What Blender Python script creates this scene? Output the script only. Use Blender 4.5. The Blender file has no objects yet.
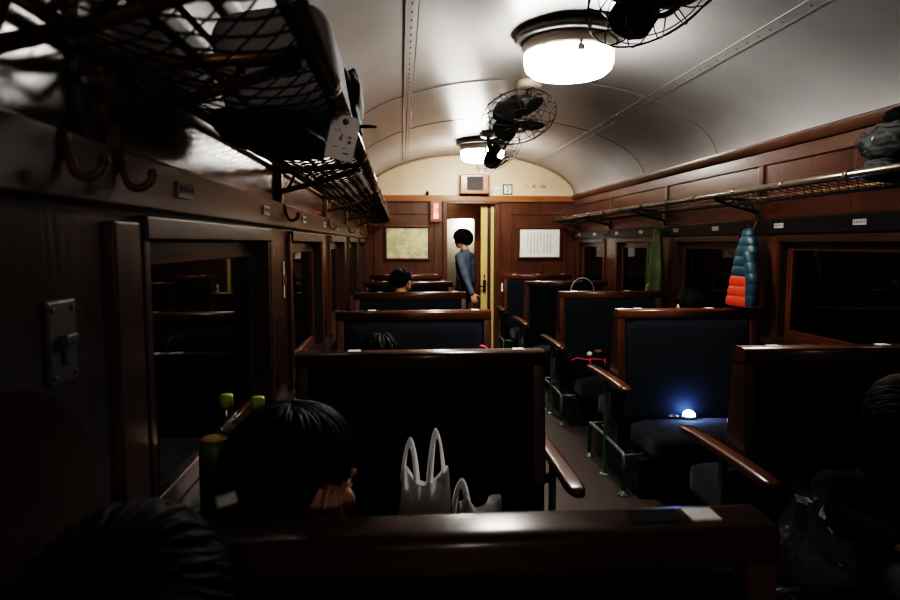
import bpy, bmesh, math, random
from mathutils import Vector, Matrix, Euler
random.seed(7)
PI = math.pi
FZ = .10
LAMP, LAMPB = 92., 100.
SC = bpy.context.scene
COL = SC.collection
V = Vector

# ------------------------------------------------------------------ materials
def nt(name):
    m = bpy.data.materials.new(name); m.use_nodes = True
    t = m.node_tree; b = t.nodes['Principled BSDF']
    return m, t, b

def plain(name, col, rough=.5, metal=0., spec=.5, noise=.0, scale=20., coat=0., sheen=0., bump=0.):
    m, t, b = nt(name)
    b.inputs['Roughness'].default_value = rough
    b.inputs['Metallic'].default_value = metal
    b.inputs['Specular IOR Level'].default_value = spec
    b.inputs['Coat Weight'].default_value = coat
    b.inputs['Sheen Weight'].default_value = sheen
    c = (*col, 1)
    tc = t.nodes.new('ShaderNodeTexCoord')
    n = t.nodes.new('ShaderNodeTexNoise'); n.inputs['Scale'].default_value = scale; n.inputs['Detail'].default_value = 4
    t.links.new(tc.outputs['Object'], n.inputs['Vector'])
    r = t.nodes.new('ShaderNodeValToRGB')
    k = max(noise, .06)
    r.color_ramp.elements[0].position = .3; r.color_ramp.elements[1].position = .7
    r.color_ramp.elements[0].color = tuple(x * (1 - k) for x in col) + (1,)
    r.color_ramp.elements[1].color = tuple(min(1, x * (1 + k)) for x in col) + (1,)
    t.links.new(n.outputs['Fac'], r.inputs['Fac']); t.links.new(r.outputs['Color'], b.inputs['Base Color'])
    if bump:
        bp = t.nodes.new('ShaderNodeBump'); bp.inputs['Strength'].default_value = bump; bp.inputs['Distance'].default_value = .01
        t.links.new(n.outputs['Fac'], bp.inputs['Height']); t.links.new(bp.outputs['Normal'], b.inputs['Normal'])
    return m

def wood(name, dark, light, axis=0, rough=.32, coat=.35, bump=.12, spec=.5):
    m, t, b = nt(name)
    tc = t.nodes.new('ShaderNodeTexCoord'); mp = t.nodes.new('ShaderNodeMapping')
    sc = [38., 38., 38.]; sc[axis] = 2.2
    mp.inputs['Scale'].default_value = sc
    t.links.new(tc.outputs['Object'], mp.inputs['Vector'])
    n = t.nodes.new('ShaderNodeTexNoise'); n.inputs['Scale'].default_value = 1.; n.inputs['Detail'].default_value = 7; n.inputs['Distortion'].default_value = .8
    t.links.new(mp.outputs['Vector'], n.inputs['Vector'])
    n2 = t.nodes.new('ShaderNodeTexNoise'); n2.inputs['Scale'].default_value = 3.; n2.inputs['Detail'].default_value = 3
    t.links.new(tc.outputs['Object'], n2.inputs['Vector'])
    mx = t.nodes.new('ShaderNodeMath'); mx.operation = 'MULTIPLY_ADD'; mx.inputs[1].default_value = .6
    ad = t.nodes.new('ShaderNodeMath'); ad.operation = 'MULTIPLY'; ad.inputs[1].default_value = .42
    t.links.new(n2.outputs['Fac'], ad.inputs[0]); t.links.new(n.outputs['Fac'], mx.inputs[0]); t.links.new(ad.outputs[0], mx.inputs[2])
    r = t.nodes.new('ShaderNodeValToRGB')
    r.color_ramp.elements[0].position = .32; r.color_ramp.elements[0].color = (*dark, 1)
    r.color_ramp.elements[1].position = .72; r.color_ramp.elements[1].color = (*light, 1)
    t.links.new(mx.outputs[0], r.inputs['Fac']); t.links.new(r.outputs['Color'], b.inputs['Base Color'])
    b.inputs['Roughness'].default_value = rough; b.inputs['Coat Weight'].default_value = coat; b.inputs['Coat Roughness'].default_value = .22
    b.inputs['Specular IOR Level'].default_value = spec
    bp = t.nodes.new('ShaderNodeBump'); bp.inputs['Strength'].default_value = bump; bp.inputs['Distance'].default_value = .004
    t.links.new(mx.outputs[0], bp.inputs['Height']); t.links.new(bp.outputs['Normal'], b.inputs['Normal'])
    return m

def emit(name, col, s):
    m, t, b = nt(name)
    b.inputs['Base Color'].default_value = (*col, 1)
    b.inputs['Emission Color'].default_value = (*col, 1); b.inputs['Emission Strength'].default_value = s
    return m

def glass(name):
    m = bpy.data.materials.new(name); m.use_nodes = True; t = m.node_tree
    t.nodes.remove(t.nodes['Principled BSDF']); out = t.nodes['Material Output']
    fr = t.nodes.new('ShaderNodeFresnel'); fr.inputs['IOR'].default_value = 1.55
    tr = t.nodes.new('ShaderNodeBsdfTransparent'); tr.inputs['Color'].default_value = (.8, .85, .85, 1)
    gl = t.nodes.new('ShaderNodeBsdfGlossy'); gl.inputs['Roughness'].default_value = .015
    mx = t.nodes.new('ShaderNodeMixShader')
    t.links.new(fr.outputs[0], mx.inputs[0]); t.links.new(tr.outputs[0], mx.inputs[1]); t.links.new(gl.outputs[0], mx.inputs[2])
    t.links.new(mx.outputs[0], out.inputs['Surface'])
    return m

def thin(name, col, trans, rough=.5, bump=.0):
    """thin sheet that lets light glow through"""
    m, t, b = nt(name); out = t.nodes['Material Output']
    b.inputs['Base Color'].default_value = (*col, 1); b.inputs['Roughness'].default_value = rough
    tl = t.nodes.new('ShaderNodeBsdfTranslucent'); tl.inputs['Color'].default_value = (*col, 1)
    mx = t.nodes.new('ShaderNodeMixShader'); mx.inputs[0].default_value = trans
    t.links.new(b.outputs[0], mx.inputs[1]); t.links.new(tl.outputs[0], mx.inputs[2]); t.links.new(mx.outputs[0], out.inputs['Surface'])
    if bump:
        tc = t.nodes.new('ShaderNodeTexCoord'); n = t.nodes.new('ShaderNodeTexNoise'); n.inputs['Scale'].default_value = 18; n.inputs['Distortion'].default_value = 1.5
        bp = t.nodes.new('ShaderNodeBump'); bp.inputs['Strength'].default_value = bump; bp.inputs['Distance'].default_value = .02
        t.links.new(tc.outputs['Object'], n.inputs['Vector']); t.links.new(n.outputs['Fac'], bp.inputs['Height']); t.links.new(bp.outputs['Normal'], b.inputs['Normal']); t.links.new(bp.outputs['Normal'], tl.inputs['Normal'])
    return m

def film(name, col, fac, rough=.25, noise_bump=.6):
    """thin plastic: part transparent, part glossy / white haze"""
    m = bpy.data.materials.new(name); m.use_nodes = True; t = m.node_tree
    b = t.nodes['Principled BSDF']; out = t.nodes['Material Output']
    b.inputs['Base Color'].default_value = (*col, 1); b.inputs['Roughness'].default_value = rough
    b.inputs['Subsurface Weight'].default_value = 0
    tr = t.nodes.new('ShaderNodeBsdfTransparent'); mx = t.nodes.new('ShaderNodeMixShader'); mx.inputs[0].default_value = fac
    t.links.new(tr.outputs[0], mx.inputs[1]); t.links.new(b.outputs[0], mx.inputs[2]); t.links.new(mx.outputs[0], out.inputs['Surface'])
    tc = t.nodes.new('ShaderNodeTexCoord'); n = t.nodes.new('ShaderNodeTexNoise'); n.inputs['Scale'].default_value = 22; n.inputs['Distortion'].default_value = 1.2
    bp = t.nodes.new('ShaderNodeBump'); bp.inputs['Strength'].default_value = noise_bump; bp.inputs['Distance'].default_value = .02
    t.links.new(tc.outputs['Object'], n.inputs['Vector']); t.links.new(n.outputs['Fac'], bp.inputs['Height']); t.links.new(bp.outputs['Normal'], b.inputs['Normal'])
    return m

WD = ((.030, .0095, .0035), (.115, .038, .012))
M = {}
for i, a in enumerate('xyz'):
    M['wood_' + a] = wood('varnished_wood_' + a, *WD, axis=i)
    M['rail_' + a] = wood('polished_rail_' + a, (.033, .0105, .004), (.108, .039, .0125), axis=i, rough=.34, coat=.4)
M['wall_wood'] = wood('wall_panel_wood', (.024, .008, .0035), (.085, .030, .012), axis=2, rough=.27, coat=.45, bump=.6)
M['end_wood'] = wood('end_wall_wood', (.040, .014, .005), (.112, .041, .014), axis=2, rough=.33)
M['beam_wood'] = wood('beam_wood', (.16, .058, .014), (.30, .12, .035), axis=0, rough=.35)
M['frieze'] = wood('frieze_wood', (.038, .017, .0095), (.110, .052, .029), axis=1, rough=.36, coat=.3)
M['dark_band'] = plain('dark_band_paint', (.016, .013, .013), .35, noise=.2)
M['sash'] = wood('sash_wood', (.018, .007, .004), (.055, .021, .010), axis=2, rough=.36)
M['ledge'] = wood('ledge_wood', (.010, .005, .003), (.030, .012, .007), axis=1, rough=.6, coat=0, spec=.2)
M['pane'] = glass('night_glass')
M['navy'] = plain('navy_plush', (.0034, .0060, .0112), .9, spec=.25, noise=.22, scale=55, sheen=.12, bump=.12)
M['navy2'] = plain('navy_plush_worn', (.0055, .0062, .0115), .9, spec=.25, noise=.25, scale=45, sheen=.1, bump=.1)
M['green_iron'] = plain('pale_green_iron', (.075, .108, .092), .45, noise=.2)
M['iron'] = plain('dark_iron', (.012, .011, .011), .5, metal=.3, noise=.2)
M['brass'] = plain('aged_brass', (.26, .14, .055), .42, metal=.6, noise=.3, scale=30)
M['rod'] = plain('worn_rack_rod', (.22, .18, .14), .20, metal=.7, spec=1., noise=.25, scale=30)
M['string'] = plain('dark_net_cord', (.050, .037, .025), .85, noise=.2)
M['black'] = plain('black_plastic', (.008, .008, .009), .45)
M['fanblack'] = plain('fan_black', (.010, .010, .010), .38)
M['white_plate'] = plain('white_plate', (.72, .70, .66), .4)
M['dark_ink'] = plain('dark_ink', (.03, .03, .035), .6)
M['blue_ink'] = plain('blue_ink', (.03, .05, .16), .6)
M['red_ink'] = plain('red_ink', (.45, .06, .04), .6)
M['cream_paint'] = plain('cream_paint', (.62, .46, .325), .45, noise=.06, scale=4)
M['yellow_paint'] = plain('yellow_paint', (.50, .36, .135), .45, noise=.08, scale=6)
M['cream_metal'] = plain('cream_metal', (.50, .43, .33), .4)
M['grey_metal'] = plain('grey_metal', (.07, .065, .06), .4, metal=.4)
M['lamp_band'] = plain('lamp_band_enamel', (.42, .36, .30), .35)
M['lamp_glow'] = emit('lamp_glass_lit', (1., .955, .90), LAMP)
M['lamp_glow_dim'] = emit('lamp_glass_dim', (1., .93, .85), LAMPB)
M['skin'] = plain('skin', (.50, .27, .17), .5, noise=.06, scale=30)
M['lip'] = plain('lip', (.40, .15, .12), .5)
M['eye_white'] = plain('eye_white', (.7, .68, .65), .2)
M['iris'] = plain('iris', (.02, .012, .008), .15)
M['hair'] = plain('black_hair', (.0030, .0028, .0028), .55, spec=.11, noise=.3, scale=60)
M['hair_brown'] = plain('brown_hair', (.024, .014, .008), .6, spec=.2, noise=.3, scale=60)
M['cloth_black'] = plain('black_cloth', (.0045, .0045, .0055), .9, spec=.15, noise=.2)
M['cloth_grey'] = plain('charcoal_cloth', (.02, .02, .022), .85, noise=.2)
M['denim'] = plain('denim', (.075, .095, .125), .85, noise=.3, scale=12)
M['trouser'] = plain('dark_trouser', (.012, .012, .016), .85)

# ------------------------------------------------------------------ mesh helpers
class MB:
    def __init__(s): s.bm = bmesh.new()
    def box(s, lo, hi, mat=None, mi=0):
        lo = V(lo); hi = V(hi)
        c = [V((x, y, z)) for x in (lo.x, hi.x) for y in (lo.y, hi.y) for z in (lo.z, hi.z)]
        if mat is not None: c = [mat @ p for p in c]
        v = [s.bm.verts.new(p) for p in c]
        for f in ((0, 1, 3, 2), (4, 6, 7, 5), (0, 4, 5, 1), (2, 3, 7, 6), (0, 2, 6, 4), (1, 5, 7, 3)):
            fc = s.bm.faces.new([v[i] for i in f]); fc.material_index = mi
        return s
    def tube(s, pts, r, n=8, caps=True, closed=False, flat=1.0, mi=0):
        pts = [V(p) for p in pts]; N = len(pts)
        rr = r if isinstance(r, (list, tuple)) else [r] * N
        prev = None; rings = []
        for i, p in enumerate(pts):
            if closed: d = pts[(i + 1) % N] - pts[i - 1]
            else: d = pts[min(i + 1, N - 1)] - pts[max(i - 1, 0)]
            if d.length < 1e-9: d = V((0, 0, 1))
            d.normalize()
            if prev is None:
                a = V((0, 0, 1)) if abs(d.z) < .9 else V((1, 0, 0))
                u = d.cross(a).normalized()
            else:
                u = prev - d * prev.dot(d)
                if u.length < 1e-6: u = d.orthogonal()
                u.normalize()
            prev = u; w = d.cross(u)
            rings.append([s.bm.verts.new(p + (u * math.cos(2 * PI * k / n) + w * flat * math.sin(2 * PI * k / n)) * rr[i]) for k in range(n)])
        for i in range(N if closed else N - 1):
            A = rings[i]; B = rings[(i + 1) % N]
            for k in range(n):
                f = s.bm.faces.new((A[k], A[(k + 1) % n], B[(k + 1) % n], B[k])); f.smooth = True; f.material_index = mi
        if caps and not closed:
            s.bm.faces.new(rings[0][::-1]).material_index = mi; s.bm.faces.new(rings[-1]).material_index = mi
        return s
    def lathe(s, prof, mat=Matrix(), n=40, mi=0, cap=True):
        rings = []
        for (r, z) in prof:
            if r < 1e-6: rings.append([s.bm.verts.new(mat @ V((0, 0, z)))])
            else: rings.append([s.bm.verts.new(mat @ V((r * math.cos(2 * PI * k / n), r * math.sin(2 * PI * k / n), z))) for k in range(n)])
        for A, B in zip(rings, rings[1:]):
            for k in range(n):
                k2 = (k + 1) % n
                if len(A) == 1 and len(B) == 1: continue
                if len(A) == 1: vs = (A[0], B[k2], B[k])
                elif len(B) == 1: vs = (A[k], A[k2], B[0])
                else: vs = (A[k], A[k2], B[k2], B[k])
                f = s.bm.faces.new(vs); f.smooth = True; f.material_index = mi
        if cap:
            for R_, rev in ((rings[0], True), (rings[-1], False)):
                if len(R_) > 2: s.bm.faces.new(R_[::-1] if rev else R_).material_index = mi
        return s
    def prism(s, prof, p0, p1, u, w, mi=0, smooth=False):
        """extrude 2D profile (a,b) -> u*a + w*b from p0 to p1"""
        p0, p1, u, w = V(p0), V(p1), V(u), V(w)
        A = [s.bm.verts.new(p0 + u * a + w * b) for a, b in prof]; B = [s.bm.verts.new(p1 + u * a + w * b) for a, b in prof]
        n = len(prof)
        for k in range(n):
            f = s.bm.faces.new((A[k], A[(k + 1) % n], B[(k + 1) % n], B[k])); f.smooth = smooth; f.material_index = mi
        s.bm.faces.new(A[::-1]).material_index = mi; s.bm.faces.new(B).material_index = mi
        return s
    def ball(s, c, r, mat=None, seg=16, mi=0):
        if not isinstance(r, (tuple, list)): r = (r, r, r)
        m = Matrix.Translation(V(c)) @ (mat if mat is not None else Matrix()) @ Matrix.Diagonal((*r, 1))
        res = bmesh.ops.create_uvsphere(s.bm, u_segments=seg, v_segments=max(6, seg * 2 // 3), radius=1, matrix=m)
        for v in res['verts']:
            for f in v.link_faces: f.smooth = True; f.material_index = mi
        return s
    def capsule(s, p0, p1, r0, r1, n=12):
        p0, p1 = V(p0), V(p1); d = p1 - p0; L = d.length
        if L < 1e-6: return s.ball(p0, max(r0, r1), seg=n)
        d.normalize(); pts = []; rr = []
        for a in (80, 60, 40, 20): pts.append(p0 - d * r0 * math.sin(math.radians(a))); rr.append(r0 * math.cos(math.radians(a)))
        for t in (0, .33, .66, 1): pts.append(p0 + d * L * t); rr.append(r0 + (r1 - r0) * t)
        for a in (20, 40, 60, 80): pts.append(p1 + d * r1 * math.sin(math.radians(a))); rr.append(r1 * math.cos(math.radians(a)))
        return s.tube(pts, rr, n)
    def grid(s, P, mi=0, closed_u=False):
        """P[i][j] -> quads"""
        Vv = [[s.bm.verts.new(p) for p in row] for row in P]
        n = len(Vv); m = len(Vv[0])
        for i in range(n - 1):
            for j in range(m if closed_u else m - 1):
                f = s.bm.faces.new((Vv[i][j], Vv[i][(j + 1) % m], Vv[i + 1][(j + 1) % m], Vv[i + 1][j])); f.smooth = True; f.material_index = mi
        return s
    def mesh(s, name):
        bmesh.ops.recalc_face_normals(s.bm, faces=s.bm.faces[:])
        me = bpy.data.meshes.new(name); s.bm.to_mesh(me); s.bm.free(); return me
    def build(s, name, mats, parent=None, loc=None, bevel=0, seg=2, smooth=None, recalc=True):
        if recalc: bmesh.ops.recalc_face_normals(s.bm, faces=s.bm.faces[:])
        me = bpy.data.meshes.new(name); s.bm.to_mesh(me); s.bm.free()
        if not isinstance(mats, (list, tuple)): mats = [mats]
        for m in mats: me.materials.append(m)
        o = bpy.data.objects.new(name, me); COL.objects.link(o)
        if parent: o.parent = parent
        if loc is not None: o.location = loc
        if bevel:
            b = o.modifiers.new('Bevel', 'BEVEL'); b.width = bevel; b.segments = seg; b.limit_method = 'ANGLE'; b.angle_limit = math.radians(40)
            b.harden_normals = False
            for p in me.polygons: p.use_smooth = True
            w = o.modifiers.new('WN', 'WEIGHTED_NORMAL'); w.keep_sharp = True
        if smooth is not None:
            for p in me.polygons: p.use_smooth = smooth
        return o

def tag(o, label=None, cat=None, group=None, kind=None):
    if label: o['label'] = label
    if cat: o['category'] = cat
    if group: o['group'] = group
    if kind: o['kind'] = kind
    return o
def empty(name, loc=(0, 0, 0), label=None, cat=None, group=None, rz=0, kind=None):
    o = bpy.data.objects.new(name, None); COL.objects.link(o); o.location = loc; o.rotation_euler = (0, 0, rz)
    o.empty_display_size = .1
    return tag(o, label, cat, group, kind)
def struct(o, label, cat): return tag(o, label, cat, None, 'structure')
def copy_tree(o, parent=None):
    c = o.copy(); COL.objects.link(c)
    c.parent = parent
    for ch in list(o.children): copy_tree(ch, c)
    return c

def text_mesh(txt, size, mat, name, parent, loc, rot=(PI / 2, 0, 0), line=1.0, ext=.0008):
    cu = bpy.data.curves.new('txt', 'FONT'); cu.body = txt; cu.size = size; cu.align_x = 'CENTER'; cu.align_y = 'CENTER'
    cu.extrude = ext; cu.space_line = line; cu.resolution_u = 3
    t = bpy.data.objects.new('txt', cu); COL.objects.link(t)
    bpy.context.view_layer.update()
    me = bpy.data.meshes.new_from_object(t.evaluated_get(bpy.context.evaluated_depsgraph_get()))
    bpy.data.objects.remove(t)
    me.materials.clear(); me.materials.append(mat)
    o = bpy.data.objects.new(name, me); COL.objects.link(o); o.parent = parent; o.location = loc; o.rotation_euler = rot
    return o

def remeshed(mb, name, voxel, smooth_it=4):
    """fuse overlapping solids into one continuous surface"""
    me = mb.mesh(name + '_src'); t = bpy.data.objects.new('tmp', me); COL.objects.link(t)
    r = t.modifiers.new('R', 'REMESH'); r.mode = 'VOXEL'; r.voxel_size = voxel; r.use_smooth_shade = True
    if smooth_it:
        s = t.modifiers.new('S', 'SMOOTH'); s.iterations = smooth_it; s.factor = .5
    bpy.context.view_layer.update()
    out = bpy.data.meshes.new_from_object(t.evaluated_get(bpy.context.evaluated_depsgraph_get()))
    bpy.data.objects.remove(t); bpy.data.meshes.remove(me)
    out.name = name
    for p in out.polygons: p.use_smooth = True
    return out

# ------------------------------------------------------------------ dimensions of the coach
XW = 1.35            # inner face of side walls
YE = 8.36            # end wall
YR = -4.6            # rear wall behind the viewer
ZC, BC = 2.12, .55   # ceiling springing and rise
SILL, HEAD = .95, 1.575
PITCH = 1.46
SEAT_Y = [.90] + [.95 + PITCH * k for k in range(1, 5)]
POST_L = [.98 + PITCH * k for k in range(6)]
POST_R = [1.03 + PITCH * k for k in range(6)]
HW = .215            # half width of the wall posts
def ceil_z(x): return ZC + BC * math.sqrt(max(0, 1 - (x / (XW + .01)) ** 2))

# ------------------------------------------------------------------ setting
b = MB().box((-XW - .1, YR - .1, .04), (XW + .1, 8.44, FZ))
fm, t_, b_ = nt('dark_floor')
tc = t_.nodes.new('ShaderNodeTexCoord'); wv = t_.nodes.new('ShaderNodeTexNoise'); wv.inputs['Scale'].default_value = 9; wv.inputs['Detail'].default_value = 6
mp = t_.nodes.new('ShaderNodeMapping'); mp.inputs['Scale'].default_value = (9, .5, 1)
t_.links.new(tc.outputs['Object'], mp.inputs['Vector']); t_.links.new(mp.outputs['Vector'], wv.inputs['Vector'])
rp = t_.nodes.new('ShaderNodeValToRGB'); rp.color_ramp.elements[0].color = (.020, .014, .011, 1); rp.color_ramp.elements[1].color = (.060, .042, .033, 1)
t_.links.new(wv.outputs['Fac'], rp.inputs['Fac']); t_.links.new(rp.outputs['Color'], b_.inputs['Base Color']); b_.inputs['Roughness'].default_value = .5
struct(b.build('floor', fm), 'dark brown worn floor running along the coach aisle', 'floor')

# ceiling: off-white gloss enamel
cm, t_, b_ = nt('ceiling_enamel')
tc = t_.nodes.new('ShaderNodeTexCoord'); n1 = t_.nodes.new('ShaderNodeTexNoise'); n1.inputs['Scale'].default_value = 1.6; n1.inputs['Detail'].default_value = 5
t_.links.new(tc.outputs['Object'], n1.inputs['Vector'])
rp = t_.nodes.new('ShaderNodeValToRGB'); rp.color_ramp.elements[0].position = .3; rp.color_ramp.elements[1].position = .7
rp.color_ramp.elements[0].color = (.29, .287, .282, 1); rp.color_ramp.elements[1].color = (.385, .38, .372, 1)
t_.links.new(n1.outputs['Fac'], rp.inputs['Fac']); t_.links.new(rp.outputs['Color'], b_.inputs['Base Color'])
b_.inputs['Roughness'].default_value = .38; b_.inputs['Specular IOR Level'].default_value = .5; b_.inputs['Coat Weight'].default_value = 1.; b_.inputs['Coat Roughness'].default_value = .30
bp = t_.nodes.new('ShaderNodeBump'); bp.inputs['Strength'].default_value = .05; bp.inputs['Distance'].default_value = .01
t_.links.new(n1.outputs['Fac'], bp.inputs['Height']); t_.links.new(bp.outputs['Normal'], b_.inputs['Normal'])
M['ceiling'] = cm
arc = [(XW + .01) * math.cos(PI * k / 48) for k in range(49)]
def arcpt(k, d=0):
    a = PI * k / 48; return ((XW + .01 - d) * math.cos(a), ZC + (BC - d) * math.sin(a))
b = MB(); ys = [YR + (YE - YR) * i / 12 for i in range(13)]
b.grid([[V((arcpt(k)[0], y, arcpt(k)[1])) for k in range(49)] for y in ys])
b.grid([[V((arcpt(k, -.04)[0], y, arcpt(k, -.04)[1])) for k in range(49)] for y in ys])
struct(b.build('ceiling', cm), 'off-white arched ceiling with riveted strips and seams', 'ceiling')
seamm = plain('seam_grey', (.16, .14, .12), .5)  # darker grey for the ceiling seam lines and rivets
# lengthwise riveted strips and cross seams
for i, sx in enumerate((-1, 1)):
    b = MB(); xs = [.815, .875]
    for y0 in range(0, 12):
        pass
    zz = [ceil_z(x) for x in xs]
    b.prism([(sx * xs[0], zz[0] - .004), (sx * xs[1], zz[1] - .004), (sx * xs[1], zz[1] + .01), (sx * xs[0], zz[0] + .01)], (0, YR, 0), (0, YE - .005, 0), (1, 0, 0), (0, 0, 1))
    for e in (0, 1):
        b.tube([(sx * xs[e], YR, zz[e] - .004), (sx * xs[e], YE - .01, zz[e] - .004)], .0020, 5, mi=1)
    for k in range(88):
        y = -.8 + k * .104
        b.ball((sx * .845, y, ceil_z(.845) - .006), .0045, seg=6, mi=2)
    struct(b.build('trim_%d' % (i + 1), [cm, seamm, seamm]), 'riveted lengthwise ceiling strip on the %s side' % ('window-seat' if sx < 0 else 'opposite'), 'trim')
seamm = plain('seam_grey', (.16, .14, .12), .5)
for i, y in enumerate((-1.3, 1.62, 4.55, 5.95)):
    b = MB(); b.tube([(arcpt(k, .001)[0], y, arcpt(k, .001)[1]) for k in range(1, 48)], .0030, 5)
    struct(b.build('trim_%d' % (3 + i), seamm), 'thin cross seam of the arched ceiling, ' + ('behind the viewer', 'before the nearest lamp', 'at the middle fan', 'before the distant lamp')[i], 'trim')

def side_wall(side, posts):
    s = -1 if side == 'left' else 1
    def bx(b, x0, x1, y0, y1, z0, z1):
        xa, xb = sorted((s * x0, s * x1)); b.box((xa, y0, z0), (xb, y1, z1))
    b = MB()
    bx(b, XW, XW + .06, YR, YE, 0, SILL); bx(b, XW, XW + .06, YR, YE, HEAD, ZC + .05)
    first = 1.15 if s < 0 else posts[0] + HW
    bx(b, XW, XW + .06, YR, first, SILL, HEAD)
    edges = [first]
    for p in posts[1:]:
        hi = min(p + HW, YE)
        if p - HW < YE: bx(b, XW, XW + .06, p - HW, hi, SILL, HEAD); edges += [p - HW, hi]
    if posts[-1] + HW < YE: pass
    struct(b.build('wall_' + side, M['wall_wood']), 'dark varnished wooden side wall on the %s of the aisle' % side, 'wall')
    # openings
    wins = []
    for i in range(len(posts) - 1):
        y0 = first if i == 0 else posts[i] + HW; y1 = posts[i + 1] - HW
        if y1 <= y0: continue
        wins.append((y0, min(y1, YE)))
    # posts get raised stiles
    b = MB()
    st = [first - .115] if s < 0 else []
    for p in posts[1:]:
        for e in (-HW, HW - .045):
            st.append(p + e)
    for y in st:
        if y < YE - .05: bx(b, XW - .014, XW + .01, y, y + (.1 if (s < 0 and y < 1.1) else .045), SILL, HEAD)
    struct(b.build('trim_%d' % (8 if s < 0 else 12), M['wood_z'], bevel=.004), 'raised wooden stiles on the %s wall posts' % side, 'trim')
    # band with the number plates, sill ledge, frieze rails and cornice
    b = MB(); bx(b, XW - .026, XW + .01, YR, YE, 1.595, 1.685)
    struct(b.build('trim_%d' % (9 if s < 0 else 13), M['frieze'] if s < 0 else M['dark_band'], bevel=.006), 'band above the windows on the %s wall carrying number plates' % side, 'trim')
    b = MB(); bx(b, XW - .045, XW + .02, YR, YE, SILL - .03, SILL)
    struct(b.build('trim_%d' % (10 if s < 0 else 14), M['ledge'], bevel=.006), 'wooden window ledge along the %s wall' % side, 'trim')
    b = MB(); bx(b, XW - .014, XW + .02, YR, YE, 2.015, 2.10); 
    pr = [(0, 0), (-.03, 0), (-.045, .02), (-.05, .05), (-.03, .062), (0, .062)]
    b.prism([(s * (XW + a), 2.095 + c) for a, c in pr], (0, YR, 0), (0, YE, 0), (1, 0, 0), (0, 0, 1))
    for p in posts + ([-.5] if s > 0 else [-.5]):
        if p + .03 < YE: bx(b, XW - .012, XW + .02, p - .03, p + .025, 1.685, 2.02)
    struct(b.build('trim_%d' % (11 if s < 0 else 15), M['frieze'], bevel=.004), 'wooden cornice and upright battens on the %s wall' % side, 'trim')
    return wins

# upper wall panels are a slightly lighter board
WL = side_wall('left', POST_L); WR = side_wall('right', POST_R)
wn = 0
for s, wins in ((-1, WL), (1, WR)):
    for i, (y0, y1) in enumerate(wins):
        wn += 1
        r = empty('window_%d' % wn, (s * XW, (y0 + y1) / 2, SILL), kind='structure')
        tag(r, '%s-hand dark night window, number %s from the viewer' % ('left' if s < 0 else 'right', ('one', 'two', 'three', 'four', 'five')[i]), 'window')
        h = (y1 - y0) / 2; H = HEAD - SILL
        def q(b, x0, x1, ya, yb, za, zb):
            xa, xb = sorted((s * x0, s * x1)); b.box((xa, ya, za), (xb, yb, zb))
        b = MB()
        q(b, -.012, .075, -h - .001, -h + .03, 0, H); q(b, -.012, .075, h - .03, h + .001, 0, H); q(b, -.02, .075, -h, h, H - .03, H + .012); q(b, -.02, .075, -h, h, 0, .03)
        b.build('window_frame', M['sash'], r, bevel=.004)
        b = MB()
        a = h - .03
        q(b, .035, .06, -a, -a + .05, .03, H - .03); q(b, .035, .06, a - .05, a, .03, H - .03); q(b, .035, .06, -a + .05, a - .05, H - .08, H - .03); q(b, .035, .06, -a + .05, a - .05, .03, .08)
        b.build('sash', M['wood_z'], r, bevel=.004)
        b = MB(); q(b, .046, .05, -a + .045, a - .045, .075, H - .075)
        b.build('pane', M['pane'], r)

# end wall with doorway
DX0, DX1, DZ = -.31, .302, 2.035
b = MB()
b.box((-XW, YE, 0), (DX0, YE + .045, 2.10)); b.box((DX1, YE, 0), (XW, YE + .045, 2.10)); b.box((DX0, YE, DZ), (DX1, YE + .045, 2.10))
ew = struct(b.build('wall_end', M['end_wood']), 'varnished wooden end wall with open doorway and cream arch above', 'wall')
pr = [(XW * math.cos(PI * k / 40), ZC + .03 + (BC - .03) * math.sin(PI * k / 40)) for k in range(41)]
MB().prism(pr + [(-XW, 2.09), (XW, 2.09)], (0, YE, 0), (0, YE + .045, 0), (1, 0, 0), (0, 0, 1)).build('arch_panel', M['cream_paint'], ew)
MB().box((-XW, YE - .03, 2.06), (XW, YE + .01, 2.145)).build('beam', M['beam_wood'], ew, bevel=.01)
archt = plain('arch_trim', (.32, .24, .15), .5)
MB().tube([(arcpt(k, .012)[0], YE - .008, arcpt(k, .012)[1]) for k in range(1, 48)], .012, 6).build('arch_trim', archt, ew)
b = MB()
for x0, x1 in ((DX0 - .055, DX0), (DX1, DX1 + .075)): b.box((x0, YE - .025, 0), (x1, YE + .05, DZ + .02))
b.box((DX0 - .055, YE - .025, DZ), (DX1 + .075, YE + .05, DZ + .03))
b.build('door_frame', M['end_wood'], ew, bevel=.006)
b = MB()
for x0, x1 in ((-1.25, -.45), (.5, 1.25)):
    for (a, c, d, e) in ((x0, x1, 1.9, 1.93), (x0, x1, 1.12, 1.15), (x0, x0 + .03, 1.15, 1.9), (x1 - .03, x1, 1.15, 1.9)):
        b.box((a, YE - .01, d), (c, YE + .01, e))
b.build('panel_moulding', M['end_wood'], ew, bevel=.004)
MB().box((.262, YE + .046, 0), (.303, YE + .06, DZ)).build('cream_jamb', M['yellow_paint'], ew)
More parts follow.
